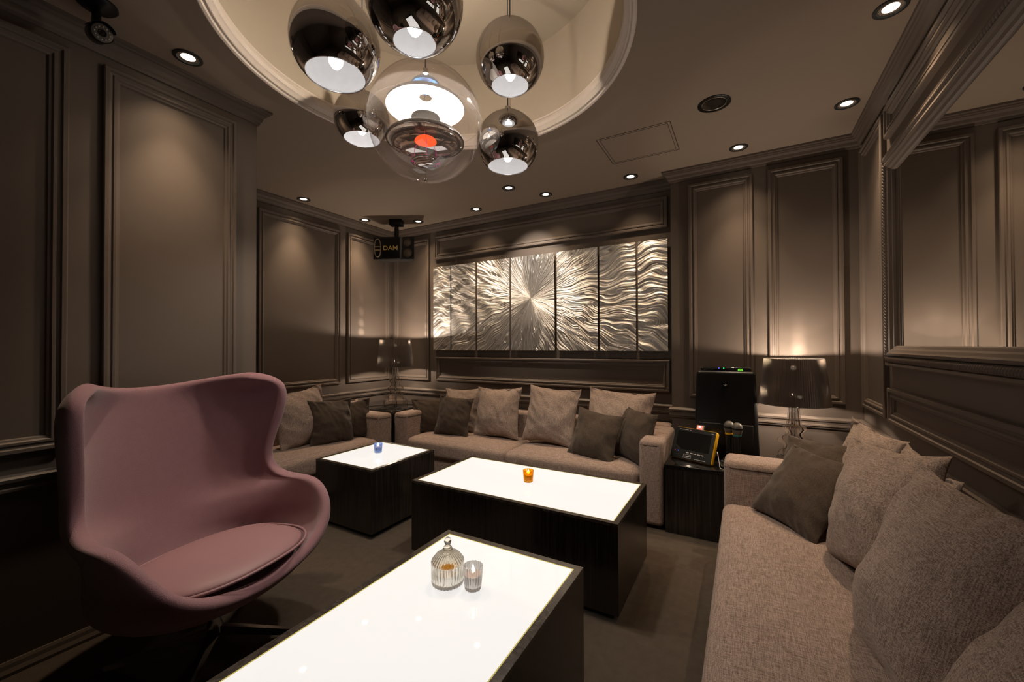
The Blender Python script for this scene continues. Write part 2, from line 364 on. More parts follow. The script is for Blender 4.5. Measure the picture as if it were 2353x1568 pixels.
for i, nm in enumerate(WN):
    p0, p1 = Vector(PLAN[i]), Vector(PLAN[(i + 1) % len(PLAN)])
    e = (p1 - p0).normalized(); nn = Vector((-e.y, e.x))
    T = 0.1
    a0, a1 = p0, p1
    b0, b1 = offs(-T)[i], offs(-T)[(i + 1) % len(PLAN)]
    vs = [(a0.x, a0.y, 0), (a1.x, a1.y, 0), (b1.x, b1.y, 0), (b0.x, b0.y, 0), (a0.x, a0.y, ZC), (a1.x, a1.y, ZC), (b1.x, b1.y, ZC), (b0.x, b0.y, ZC)]
    WALL[nm] = struct(MB().add(vs, [(3, 2, 1, 0), (4, 5, 6, 7), (0, 1, 5, 4), (1, 2, 6, 5), (2, 3, 7, 6), (3, 0, 4, 7)]).build(nm, 'wall_paint'))
    WALL[nm]['dir'] = 0
    for part, prof in (('crown_moulding', [(0, 2.372), (0.010, 2.372), (0.013, 2.384), (0.016, 2.388), (0.019, 2.392), (0.024, 2.408), (0.034, 2.420), (0.036, 2.426), (0.043, 2.427), (0.046, 2.436), (0.054, 2.438), (0.056, 2.4499)]),
                       ('chair_rail', [(0, 0.640), (0.012, 0.640), (0.014, 0.650), (0.020, 0.653), (0.020, 0.662), (0.014, 0.666), (0.014, 0.682), (0.022, 0.686), (0.024, 0.698), (0.016, 0.706), (0.010, 0.712), (0, 0.712)]),
                       ('baseboard', [(0, 0.0005), (0.018, 0.0005), (0.018, 0.012), (0.012, 0.026), (0.010, 0.040), (0.006, 0.050), (0, 0.050)])):
        mb = MB(); q = [offs(d) for d, z in prof]; k = len(prof)
        vv = [(q[j][i].x, q[j][i].y, prof[j][1]) for j in range(k)] + [(q[j][(i + 1) % 8].x, q[j][(i + 1) % 8].y, prof[j][1]) for j in range(k)]
        mb.add(vv, [(j, j + 1, k + j + 1, k + j) for j in range(k - 1)])
        mb.build(part, 'wall_paint', WALL[nm])
FRAME = [(0, 0), (0, 0.020), (0.004, 0.024), (0.016, 0.024), (0.020, 0.016), (0.028, 0.014), (0.032, 0.019), (0.040, 0.019), (0.045, 0.012), (0.052, 0.010), (0.056, 0.0)]
def frame(nm, c0, c1, z0, z1, fill=True):
    """moulded panel frame on a wall; c0..c1 run along the wall in world x or y"""
    i = WN.index(nm); p0, p1 = Vector(PLAN[i]), Vector(PLAN[(i + 1) % 8]); e = (p1 - p0).normalized(); nn = Vector((-e.y, e.x))
    ax = 0 if abs(e.x) > 0.5 else 1
    s = lambda c: (c - p0[ax]) / e[ax]
    s0, s1 = sorted((s(c0), s(c1)))
    def P(ss, z, h): q = p0 + e * ss + nn * h; return (q.x, q.y, z)
    mb = MB(); vs = []
    for d, h in FRAME: vs += [P(s0 + d, z0 + d, h), P(s1 - d, z0 + d, h), P(s1 - d, z1 - d, h), P(s0 + d, z1 - d, h)]
    fs = [(j * 4 + a, j * 4 + (a + 1) % 4, j * 4 + 4 + (a + 1) % 4, j * 4 + 4 + a) for j in range(len(FRAME) - 1) for a in range(4)]
    mb.add(vs, fs).build('panel_moulding', 'wall_paint', WALL[nm])
    if fill:
        d = 0.055; MB().add([P(s0 + d, z0 + d, 0.002), P(s1 - d, z0 + d, 0.002), P(s1 - d, z1 - d, 0.002), P(s0 + d, z1 - d, 0.002)], [(0, 1, 2, 3)]).build('panel_field', 'wall_fabric', WALL[nm])
ZP0, ZP1 = 0.797, 2.333
frame('wall_left', 0.613, 1.118, ZP0 - 0.012, ZP1); frame('wall_left', -0.10, 0.515, ZP0 - 0.012, ZP1); frame('wall_left', -0.95, -0.20, ZP0, ZP1)
frame('wall_left_far', 1.30, 1.76, ZP0, 2.315); frame('wall_left_far', 1.865, 2.655, ZP0, 2.315); frame('wall_left_far', 2.735, YB - 0.055, ZP0, 2.315)
frame('wall_back', XF + 0.055, -2.91, ZP0, 2.315); frame('wall_back', -2.835, -0.502, 2.083, 2.325); frame('wall_back', -2.82, -0.493, 0.803, 1.052)
frame('wall_back_right', -0.340, 0.062, ZP0, 2.332); frame('wall_back_right', 0.150, 0.546, ZP0, 2.332)
frame('wall_right', 3.155, 2.705, ZP0, 2.333); frame('wall_right', 2.655, 0.10, 2.182, 2.335); frame('wall_right', 2.655, 0.10, 0.788, 0.955)
frame('wall_front', -2.2, -1.0, ZP0, 2.333); frame('wall_front', -0.85, 0.5, ZP0, 2.333)

# ceiling with the round recess
RC = on_z(0, 0, 0); RCX, RCY, RR, RZ = -1.176, 1.366, 0.861, 2.98
bm = bmesh.new(); NS = 128
ov = [bm.verts.new(p) for p in ((-3.7, -1.8, ZC), (0.85, -1.8, ZC), (0.85, 3.55, ZC), (-3.7, 3.55, ZC))]
cv = [bm.verts.new((RCX + (RR - 0.02) * math.cos(2 * math.pi * i / NS), RCY + (RR - 0.02) * math.sin(2 * math.pi * i / NS), ZC)) for i in range(NS)]
ed = [bm.edges.new((ov[i], ov[(i + 1) % 4])) for i in range(4)] + [bm.edges.new((cv[i], cv[(i + 1) % NS])) for i in range(NS)]
bmesh.ops.triangle_fill(bm, edges=ed, use_beauty=True)
for f in list(bm.faces):
    cc = f.calc_center_median()
    if math.hypot(cc.x - RCX, cc.y - RCY) < RR - 0.03 and all(v in cv for v in f.verts): bm.faces.remove(f)
bmesh.ops.recalc_face_normals(bm, faces=bm.faces)
if sum(f.normal.z for f in bm.faces) > 0: bmesh.ops.reverse_faces(bm, faces=bm.faces)
me = bpy.data.meshes.new('ceiling'); bm.to_mesh(me); bm.free()
ceiling = struct(link('ceiling', me, 'ceiling_paint'))
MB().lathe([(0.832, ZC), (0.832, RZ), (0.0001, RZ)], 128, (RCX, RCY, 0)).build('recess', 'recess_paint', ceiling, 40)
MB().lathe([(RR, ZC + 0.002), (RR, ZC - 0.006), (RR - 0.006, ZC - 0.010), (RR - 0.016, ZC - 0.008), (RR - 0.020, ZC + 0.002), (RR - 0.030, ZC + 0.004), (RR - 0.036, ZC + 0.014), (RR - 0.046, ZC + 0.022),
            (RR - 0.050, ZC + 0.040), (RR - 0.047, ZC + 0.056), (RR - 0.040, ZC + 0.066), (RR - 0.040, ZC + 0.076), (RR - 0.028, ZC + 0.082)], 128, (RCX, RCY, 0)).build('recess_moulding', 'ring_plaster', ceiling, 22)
hx0, hx1, hy0, hy1 = -0.79, -0.352, 2.455, 2.845
mb = MB()
for g, wd in ((0.0, 0.0035), (0.018, 0.002)):
    x0, x1, y0, y1 = hx0 + g, hx1 - g, hy0 + g, hy1 - g
    for A, B_ in (((x0, y0), (x1, y0 + wd)), ((x0, y1 - wd), (x1, y1)), ((x0, y0), (x0 + wd, y1)), ((x1 - wd, y0), (x1, y1))):
        mb.box((A[0], A[1], ZC - 0.0012), (B_[0], B_[1], ZC + 0.001))
mb.build('access_hatch', 'black_matte', ceiling)

# ------------------------------------------------------------------ recessed downlights
DL = [((432, 132), 'recessed downlight over the single wall panel behind the pink armchair'),
      ((698, 458), 'recessed downlight over the wide panel above the side sofa'),
      ((839, 506), 'recessed downlight beside the hanging loudspeaker, on the side sofa wall'),
      ((961, 509), 'recessed downlight beside the hanging loudspeaker, on the metal art wall'),
      ((1094, 481), 'recessed downlight near the ceiling edge over the left end of the metal art'),
      ((1254, 447), 'recessed downlight near the ceiling edge over the middle of the metal art'),
      ((1449, 406), 'recessed downlight near the ceiling edge over the far end of the metal art'),
      ((1697, 339), 'recessed downlight over the two tall panels behind the air purifier'),
      ((1946, 238), 'recessed downlight over the room corner beside the wall mirror'),
      ((2047, 18), 'recessed downlight over the wall mirror beside the long sofa')]
def downlight(loc, label, power, aim=None, art=False):
    t = thing('recessed_downlight', label, 'downlight', loc, 0, 'recessed ceiling downlights')
    MB().lathe([(0.054, 0.0), (0.054, -0.004), (0.050, -0.006), (0.041, -0.006), (0.038, -0.001), (0.036, 0.010), (0.0355, 0.020)], 32).build('trim_ring', 'black_matte', t, 50)
    MB().lathe([(0.0001, 0.000), (0.012, -0.002), (0.024, -0.001), (0.035, 0.004), (0.0355, 0.018), (0.0001, 0.018)], 24).build('lamp_lens', 'bulb_cool' if art else 'spot_glow', t, 60)
    l = light('spot_beam', 'SPOT', (0, 0, -0.012), power, WARM if not art else (1.0, 0.86, 0.72), t, spot_size=math.radians(64 if art else 98), spot_blend=0.75 if art else 1.0, shadow_soft_size=0.02)
    if not art: light('core_beam', 'SPOT', (0, 0, -0.012), P_BEAM, WARM, t, spot_size=math.radians(60), spot_blend=1.0, shadow_soft_size=0.02)
    if aim: l.rotation_euler = (Vector(aim) - Vector(loc)).to_track_quat('-Z', 'Y').to_euler()
    return t
for (px, py), lb in DL:
    p = on_z(px, py, ZC)
    p.x = max(p.x, XF + 0.115) if p.y > YE else p.x
    p.y = min(p.y, (YB if p.x < XP else YR) - 0.115); p.x = min(p.x, XR - 0.12)
    downlight((p.x, p.y, ZC), lb, P_DOWN)
p = on_z(1169, 432, ZC); p.z = ZC
downlight(p, 'brighter recessed spotlight further from the wall, aimed at the metal art', P_ART, aim=(-1.66, YB, 1.78), art=True)
# plain ceiling loudspeaker cup
p = on_z(1641, 238, ZC)
t = thing('ceiling_speaker', 'round black recessed ceiling speaker beside the access hatch', 'ceiling speaker', (p.x, p.y, ZC), 0)
MB().lathe([(0.080, 0), (0.080, -0.004), (0.074, -0.006), (0.064, -0.006), (0.061, -0.003)], 40).build('outer_ring', 'black_plastic', t, 40)
MB().lathe([(0.061, -0.003), (0.059, -0.004), (0.057, -0.0025)], 40).build('inner_ring', 'silver_trim', t, 40)
MB().lathe([(0.057, -0.0025), (0.054, -0.001), (0.03, -0.0006), (0.0001, -0.0004)], 40).build('grille', 'black_gloss', t, 40)

# ------------------------------------------------------------------ glowing coffee tables
def coffee_table(label, x0, x1, y0, y1, h=0.42):
    t = thing('coffee_table', label, 'coffee table', ((x0 + x1) / 2, (y0 + y1) / 2, 0), 0, 'light-box coffee tables')
    a, bb = (x1 - x0) / 2, (y1 - y0) / 2; rw = 0.024
    MB().box((-a + 0.035, -bb + 0.035, 0), (a - 0.035, bb - 0.035, 0.035)).build('plinth', 'black_matte', t)
    z0, z1 = 0.035, h - 0.012; th = 0.018
    for s in (-1, 1):
        MB().box((-a, s * bb - (th if s > 0 else 0), z0), (a, s * bb + (0 if s > 0 else th), z1)).build('side_panel', 'dark_veneer', t)
        MB().box((s * a - (th if s > 0 else 0), -bb + th, z0), (s * a + (0 if s > 0 else th), bb - th, z1)).build('side_panel', 'dark_veneer', t)
    # mitred rim
    for q in range(4):
        cs = [(-a, -bb), (a, -bb), (a, bb), (-a, bb)]; ci = [(-a + rw, -bb + rw), (a - rw, -bb + rw), (a - rw, bb - rw), (-a + rw, bb - rw)]
        o0, o1, i1, i0 = cs[q], cs[(q + 1) % 4], ci[(q + 1) % 4], ci[q]
        vs = [(*c, z) for z in (z1, h) for c in (o0, o1, i1, i0)]
        MB().add(vs, [(3, 2, 1, 0), (4, 5, 6, 7), (0, 1, 5, 4), (1, 2, 6, 5), (2, 3, 7, 6), (3, 0, 4, 7)]).build('rim', 'rim_veneer', t)
    MB().box((-a + rw + 0.004, -bb + rw + 0.004, z1 - 0.01), (a - rw - 0.004, bb - rw - 0.004, h - 0.0012)).build('glowing_top', 'table_glow', t)
    mb = MB(); e = 0.004
    for s in (-1, 1):
        mb.box((-a + rw, s * (bb - rw) - (e if s > 0 else 0), z1 - 0.01), (a - rw, s * (bb - rw) + (0 if s > 0 else e), h - 0.0008))
        mb.box((s * (a - rw) - (e if s > 0 else 0), -bb + rw + e, z1 - 0.01), (s * (a - rw) + (0 if s > 0 else e), bb - rw - e, h - 0.0008))
    mb.build('glass_edge', 'glass_edge', t)
    return t
coffee_table('small square light-box coffee table with the blue candle on it', -2.477, -1.948, 1.71, 2.281)
coffee_table('long light-box coffee table with the orange candle on it', -1.615, -0.461, 1.699, 2.273)
coffee_table('long light-box coffee table with the ribbed glass jar on it', -1.050, -0.475, 0.15, 1.316)

# ------------------------------------------------------------------ sofas
def sofa(label, loc, rz, length, depth, seats, arm_w=0.15, arm_h=0.565):
    """front faces local -Y, back at +Y, centred on x; origin at floor"""
    t = thing('sofa', label, 'sofa', loc, rz, 'low fabric sofas')
    hl = length / 2
    rbox('frame', (-hl + arm_w - 0.01, 0.03, 0.02), (hl - arm_w + 0.01, depth, 0.215), 0.012, 'sofa_fabric', t)
    rbox('backrest', (-hl + 0.02, depth - 0.11, 0.10), (hl - 0.02, depth - 0.005, 0.585), 0.03, 'sofa_fabric', t)
    for s in (-1, 1):
        x0, x1 = sorted((s * hl, s * (hl - arm_w)))
        ao = rbox('arm', (x0, 0, 0.02), (x1, depth - 0.02, arm_h), 0.032, 'sofa_fabric', t, seg=5)
        xi = x1 if s < 0 else x0; si = 1 if s < 0 else -1; zz = arm_h - 0.036
        MB().tube([(xi + si * 0.0008, depth - 0.17, zz), (xi + si * 0.0008, 0.035, zz), (xi - si * 0.010, 0.008, zz), (xi - si * 0.034, -0.0008, zz), ((x0 + x1) / 2, -0.0008, zz), (2 * ((x0 + x1) / 2) - xi + si * 0.034, -0.0008, zz)], 0.0022, 6).build('seam', 'pillow_dark', ao, 180)
    xs = [-hl + arm_w + 0.003 + (length - 2 * arm_w - 0.006) * i / seats for i in range(seats + 1)]
    for i in range(seats):
        rbox('seat_cushion', (xs[i] + 0.002, -0.005, 0.205), (xs[i + 1] - 0.002, depth - 0.105, 0.355), 0.045, 'sofa_fabric', t, seg=5, puff=0.022, cuts=10)
    for sx_ in (-1, 1):
        for yy in (0.07, depth - 0.07):
            MB().lathe([(0.02, 0), (0.02, 0.03)], 12, (sx_ * (hl - 0.08), yy, 0), True, True).build('foot', 'black_plastic', t, 40)
    return t
sofa('greige fabric sofa under the metal sunburst art', ((-2.775 - 0.443) / 2, 2.685, 0), 0, 2.775 - 0.443, 0.60, 2)
sofa('greige fabric sofa beside the pink armchair, against the panelled side wall', (-2.765, (1.30 + 2.672) / 2, 0), math.radians(90), 1.372, 0.66, 1)
sofa('long greige fabric sofa under the wall mirror', (-0.095, (2.605 + 0.25) / 2, 0), math.radians(-90), 2.355, 0.69, 1, arm_w=0.20)

# ------------------------------------------------------------------ scatter cushions
def pillow(label, ctr, size, yaw, lean, roll=0.0, dark=False, seed=0, thick=None, group=None, hs=1.0):
    rnd = random.Random(seed); n = 30; T = thick or size * 0.185
    mb = MB(); idx = {}; vs = []; fs = []
    w_, h_ = size / 2, size / 2 * hs
    off = Vector((seed * 3.7, seed * 1.3, seed * 2.1))
    for side in (1, -1):
        for i in range(n + 1):
            for j in range(n + 1):
                edge = i in (0, n) or j in (0, n)
                if edge and side == -1: idx[(side, i, j)] = idx[(1, i, j)]; continue
                u = -math.cos(math.pi * i / n) * 0.35 + (2 * i / n - 1) * 0.65; v = -math.cos(math.pi * j / n) * 0.35 + (2 * j / n - 1) * 0.65
                cu = 0.105
                x = w_ * u * (1 - cu * (1 - v * v)); z = h_ * v * (1 - cu * (1 - u * u))
                bulge = max(0.0, (1 - u * u)) ** 0.55 * max(0.0, (1 - v * v)) ** 0.55
                sag = 1.0 - 0.30 * v
                d = T * bulge * sag
                if not edge:
                    q = Vector((u * 1.6, v * 1.6, side * 0.7)) + off
                    wr = noise.noise(q * 1.1) * 0.05 + abs(noise.noise(Vector((q.x * 2.6 + q.y * 1.1, q.y * 1.3, q.z)))) * -0.07 + noise.noise(Vector((q.x * 1.5, q.y * 4.2 + q.x * 1.5, q.z))) * 0.022
                    cr_ = max(abs(u), abs(v)) ** 3
                    d += size * wr * (0.35 + 0.65 * cr_) * min(1, 6 * bulge)
                x += size * 0.012 * noise.noise(Vector((v * 2, seed, 1.0))); z += size * 0.012 * noise.noise(Vector((u * 2, seed, 5.0)))
                idx[(side, i, j)] = len(vs); vs.append((x, -side * d, z))
    for side in (1, -1):
        for i in range(n):
            for j in range(n):
                q = [idx[(side, i, j)], idx[(side, i + 1, j)], idx[(side, i + 1, j + 1)], idx[(side, i, j + 1)]]
                fs.append(q if side > 0 else q[::-1])
    o = mb.add(vs, fs).build('cushion', 'pillow_dark' if dark else 'pillow_beige', None, 180)
    ms = o.modifiers.new('sub', 'SUBSURF'); ms.levels = 1; ms.render_levels = 1
    R_ = Matrix.Rotation(yaw, 4, 'Z') @ Matrix.Rotation(-lean, 4, 'X') @ Matrix.Rotation(roll, 4, 'Y')
    o.matrix_world = Matrix.Translation(ctr) @ R_
    tag(o, label, 'cushion', group)
    return o
rad = math.radians
G1, G2, G3 = 'cushions on the sofa under the art', 'cushions on the side sofa', 'cushions on the long sofa under the mirror'
# sofa under the art (faces -Y)
pillow('large beige cushion behind the dark pair, corner-lamp end of the art-wall sofa', on_y(1062, 945, 3.11), 0.45, 0, rad(12), rad(-3), False, 1, group=G1)
pillow('small dark brown cushion against the arm beside the corner lamp, sofa under the art', on_y(990, 957, 2.98), 0.36, rad(34), rad(10), rad(-4), True, 2, group=G1)
pillow('small dark brown cushion in front, next to the corner-lamp arm, sofa under the art', on_y(1042, 957, 2.92), 0.37, rad(6), rad(14), rad(3), True, 3, group=G1)
pillow('large beige cushion second from the corner lamp on the sofa under the art', on_y(1143, 948, 3.05), 0.46, rad(2), rad(14), rad(-2), False, 4, group=G1)
pillow('large beige cushion third from the corner lamp on the sofa under the art', on_y(1266, 955, 3.03), 0.48, rad(-3), rad(15), rad(2), False, 5, group=G1)
pillow('large beige cushion nearest the tablet end of the sofa under the art', on_y(1420, 968, 3.05), 0.53, rad(-4), rad(15), rad(2), False, 6, group=G1, hs=0.92)
pillow('small dark brown cushion leaning in front at the tablet end, sofa under the art', on_y(1367, 1002, 2.86), 0.38, rad(-8), rad(22), rad(6), True, 7, group=G1)
pillow('small dark brown cushion against the arm beside the tablet, sofa under the art', on_y(1455, 1000, 2.92), 0.39, rad(-36), rad(12), rad(5), True, 8, group=G1)
# side sofa (faces +X)
pillow('large beige cushion half behind the pink armchair on the side sofa', on_x(694, 960, -3.10), 0.48, rad(90), rad(12), rad(-6), False, 11, group=G2)
pillow('large beige cushion behind the two dark ones on the side sofa', on_x(783, 972, -3.22), 0.42, rad(88), rad(10), rad(2), False, 12, group=G2)
pillow('small dark brown cushion in front of the beige ones on the side sofa', on_x(762, 970, -2.99), 0.39, rad(82), rad(14), rad(3), True, 13, group=G2)
pillow('small dark brown cushion against the arm of the side sofa', on_x(806, 966, -3.04), 0.36, rad(58), rad(10), rad(-3), True, 14, group=G2)
# long sofa (faces -X)
pillow('beige cushion behind the dark ones by the lamp end of the long sofa, tip lit', (0.448, 2.255, 0.598), 0.46, rad(-78), rad(10), rad(3), False, 21, group=G3)
pillow('dark brown cushion behind another against the arm of the long sofa', (0.285, 2.335, 0.552), 0.38, rad(-46), rad(27), rad(-5), True, 22, group=G3)
pillow('dark brown cushion in front against the lamp-end arm of the long sofa', (0.225, 2.225, 0.520), 0.39, rad(-54), rad(34), rad(2), True, 23, group=G3)
pillow('large beige cushion next to the dark pair on the long sofa', (0.396, 1.805, 0.600), 0.48, rad(-74), rad(14), rad(-6), False, 24, thick=0.105, group=G3)
pillow('beige cushion behind the large ones in the middle of the long sofa', (0.485, 1.76, 0.590), 0.45, rad(-90), rad(6), rad(2), False, 25, group=G3)
pillow('largest beige cushion tilted on one corner in the middle of the long sofa', (0.378, 1.285, 0.605), 0.52, rad(-85), rad(16), rad(-1), False, 26, thick=0.11, group=G3)
pillow('beige cushion at the open end of the long sofa, last in the row', (0.40, 0.88, 0.575), 0.50, rad(-92), rad(20), rad(3), False, 27, thick=0.11, group=G3)

# ------------------------------------------------------------------ egg-shaped armchair
CH = (-1.775, 0.80); CH_A = rad(11); CH_S = 0.925     # forward heading
chair = thing('egg_armchair', 'mauve pink felt egg-shaped swivel armchair', 'armchair', (CH[0], CH[1], 0), CH_A)
chair.scale = (CH_S,) * 3
# rows: back point (f,z), half width, end point (f,l,z), end tangent back along the row (df,dl)
ROWS = [((-0.10, 0.250), 0.10, (0.08, 0.0, 0.255), 0), ((-0.20, 0.272), 0.23, (0.19, 0.0, 0.275), 0), ((-0.265, 0.305), 0.32, (0.265, 0.0, 0.305), 0), ((-0.300, 0.345), 0.365, (0.300, 0.0, 0.345), 0),
        ((-0.315, 0.375), 0.380, (0.300, 0.13, 0.362), 1), ((-0.325, 0.402), 0.390, (0.293, 0.24, 0.402), 2), ((-0.333, 0.426), 0.395, (0.277, 0.32, 0.460), 3), ((-0.340, 0.450), 0.398, (0.245, 0.365, 0.528), 4),
        ((-0.347, 0.474), 0.40, (0.190, 0.388, 0.588), 5), ((-0.353, 0.500), 0.40, (0.110, 0.396, 0.617), 6), ((-0.360, 0.530), 0.398, (0.015, 0.393, 0.614), 6), ((-0.367, 0.566), 0.39, (-0.070, 0.382, 0.624), 6),
        ((-0.375, 0.610), 0.382, (-0.122, 0.371, 0.668), 6), ((-0.384, 0.665), 0.376, (-0.132, 0.367, 0.735), 6), ((-0.394, 0.730), 0.38, (-0.112, 0.376, 0.815), 6), ((-0.405, 0.805), 0.39, (-0.082, 0.392, 0.905), 6),
        ((-0.416, 0.885), 0.40, (-0.062, 0.404, 0.995), 6), ((-0.426, 0.960), 0.40, (-0.066, 0.402, 1.068), 6), ((-0.434, 1.030), 0.38, (-0.112, 0.370, 1.108), 7), ((-0.440, 1.085), 0.33, (-0.200, 0.300, 1.126), 8)]
# control arms per stage: (P1 width factor, P2 forward share towards the end, P2 width factor)
STAGE = [(1.333, 1.0, 1.333), (1.26, 0.99, 1.24), (1.13, 0.95, 1.25), (0.98, 0.86, 1.24), (0.86, 0.74, 1.16), (0.77, 0.66, 1.10), (0.70, 0.62, 1.045), (0.68, 0.62, 1.0), (0.45, 0.56, 0.70)]
def cr4(p0, p1, p2, p3, t):
    return tuple(0.5 * ((2 * b_) + (-a_ + c_) * t + (2 * a_ - 5 * b_ + 4 * c_ - d_) * t * t + (-a_ + 3 * b_ - 3 * c_ + d_) * t ** 3) for a_, b_, c_, d_ in zip(p0, p1, p2, p3))
NU = 9
def row_pts(row):
    (fb, zb), W, (fe, le, ze), st = row
    k1, kf, k2 = STAGE[st]; kz = 0.9 if st == 8 else 0.45
    P0 = Vector((fb, 0, zb)); P1 = Vector((fb, W * k1, zb + 0.02 * (ze - zb))); P2 = Vector((fb + kf * (fe - fb), W * k2, zb + kz * (ze - zb))); P3 = Vector((fe, le, ze))
    out = []
    for i in range(NU + 1):
        t = i / NU; k = 1 - t
        out.append(tuple(P0 * k ** 3 + P1 * (3 * k * k * t) + P2 * (3 * k * t * t) + P3 * t ** 3))
    return out
rows = [row_pts(r) for r in ROWS]; fine = []; K = 1
for i in range(len(rows) - 1):
    for s in range(K):
        t = s / K; a0, a1, a2, a3 = rows[max(i - 1, 0)], rows[i], rows[i + 1], rows[min(i + 2, len(rows) - 1)]
        fine.append([cr4(a0[j], a1[j], a2[j], a3[j], t) for j in range(NU + 1)])
fine.append(rows[-1])
vs = []; fs = []; NC = 2 * NU + 1
for r in fine:
    for j in range(-NU, NU + 1):
        p = r[abs(j)]; vs.append((p[0], p[1] if j >= 0 else -p[1], p[2]))
nr = len(fine)
for i in range(nr - 1):
    for j in range(NC - 1): fs.append((i * NC + j, i * NC + j + 1, (i + 1) * NC + j + 1, (i + 1) * NC + j))
fs.append([j for j in range(NC - 1)])
me = bpy.data.meshes.new('shell'); me.from_pydata(vs, [], fs)
bm = bmesh.new(); bm.from_mesh(me); bmesh.ops.remove_doubles(bm, verts=bm.verts, dist=2e-4)
bmesh.ops.recalc_face_normals(bm, faces=bm.faces); bm.to_mesh(me); bm.free()
shell = link('shell', me, 'pink_felt', chair, 180)
so = shell.modifiers.new('solid', 'SOLIDIFY'); so.thickness = 0.052; so.offset = 0.0; so.use_even_offset = False
sb = shell.modifiers.new('sub', 'SUBSURF'); sb.levels = 2; sb.render_levels = 3
# seat cushion
mb = MB(); vs = []; fs = []; NA, NR_ = 56, 8
def seat_out(a):
    ca, sa = math.cos(a), math.sin(a)
    f_ = 0.03 + (0.272 if ca > 0 else 0.27) * (abs(ca) ** 0.82) * (1 if ca > 0 else -1); l_ = 0.318 * (abs(sa) ** 0.8) * (1 if sa > 0 else -1)
    return f_, l_
for side, zt in ((1, 0.045), (-1, -0.036)):
    for r_ in range(NR_ + 1):
        q = r_ / NR_
        for i in range(NA):
            f_, l_ = seat_out(2 * math.pi * i / NA); f_, l_ = 0.03 + (f_ - 0.03) * q, l_ * q
            zz = 0.390 + 0.06 * (f_ - 0.03) + zt * (max(0, 1 - q ** 3.2)) ** 0.6
            vs.append((f_, l_, zz))
for sd in (0, 1):
    o_ = sd * (NR_ + 1) * NA
    for r_ in range(NR_):
        for i in range(NA):
            fs.append((o_ + r_ * NA + i, o_ + r_ * NA + (i + 1) % NA, o_ + (r_ + 1) * NA + (i + 1) % NA, o_ + (r_ + 1) * NA + i))
sc_ = MB().add(vs, fs).build('seat_cushion', 'pink_leather', chair, 180, weld=True)
sb = sc_.modifiers.new('sub', 'SUBSURF'); sb.levels = 1; sb.render_levels = 1
pp = []
for i in range(NA + 1):
    f_, l_ = seat_out(2 * math.pi * i / NA); pp.append((f_, l_, 0.390 + 0.06 * (f_ - 0.03) + 0.004))
MB().tube(pp, 0.006, 6, False).build('piping', 'pink_leather', sc_, 180)
# pedestal
MB().lathe([(0.034, 0.085), (0.030, 0.10), (0.022, 0.13), (0.022, 0.24), (0.06, 0.262), (0.09, 0.268)], 24).build('post', 'dark_chrome', chair, 40)
for k in range(4):
    a = rad(35 + 90 * k); mb = MB()
    d = Vector((math.cos(a), math.sin(a), 0)); s_ = Vector((-d.y, d.x, 0)); vs = []
    for q, hw, z0, z1 in ((0.0, 0.024, 0.080, 0.112), (0.12, 0.020, 0.056, 0.082), (0.28, 0.015, 0.018, 0.040), (0.37, 0.011, 0.0, 0.018)):
        for e_, z in ((-1, z0), (1, z0), (0.55, z1), (-0.55, z1)): vs.append(d * q + s_ * (hw * e_) + Vector((0, 0, z)))
    fs = [(i * 4 + j, i * 4 + (j + 1) % 4, i * 4 + 4 + (j + 1) % 4, i * 4 + 4 + j) for i in range(3) for j in range(4)] + [(3, 2, 1, 0), (12, 13, 14, 15)]
    mb.add(vs, fs).build('star_foot', 'dark_chrome', chair, 40)

# ------------------------------------------------------------------ corner tables
def side_table(label, x0, x1, y0, y1, h, slab=0.03):
    t = thing('side_table', label, 'side table', ((x0 + x1) / 2, (y0 + y1) / 2, 0), 0)
    a, bb = (x1 - x0) / 2, (y1 - y0) / 2
    MB().box((-a + 0.004, -bb + 0.004, 0.0), (a - 0.004, bb - 0.004, h - slab)).build('cabinet', 'dark_veneer', t)
    rbox('top', (-a, -bb, h - slab), (a, bb, h), 0.003, 'black_gloss', t, seg=2)
    return t
side_table('dark square corner table between two sofas, carrying a lamp', -3.44, -2.785, 2.68, 3.31, 0.572)
side_table('dark wood side table with the tablet and the air purifier', -0.438, 0.605, 2.69, 3.175, 0.425, 0.022)

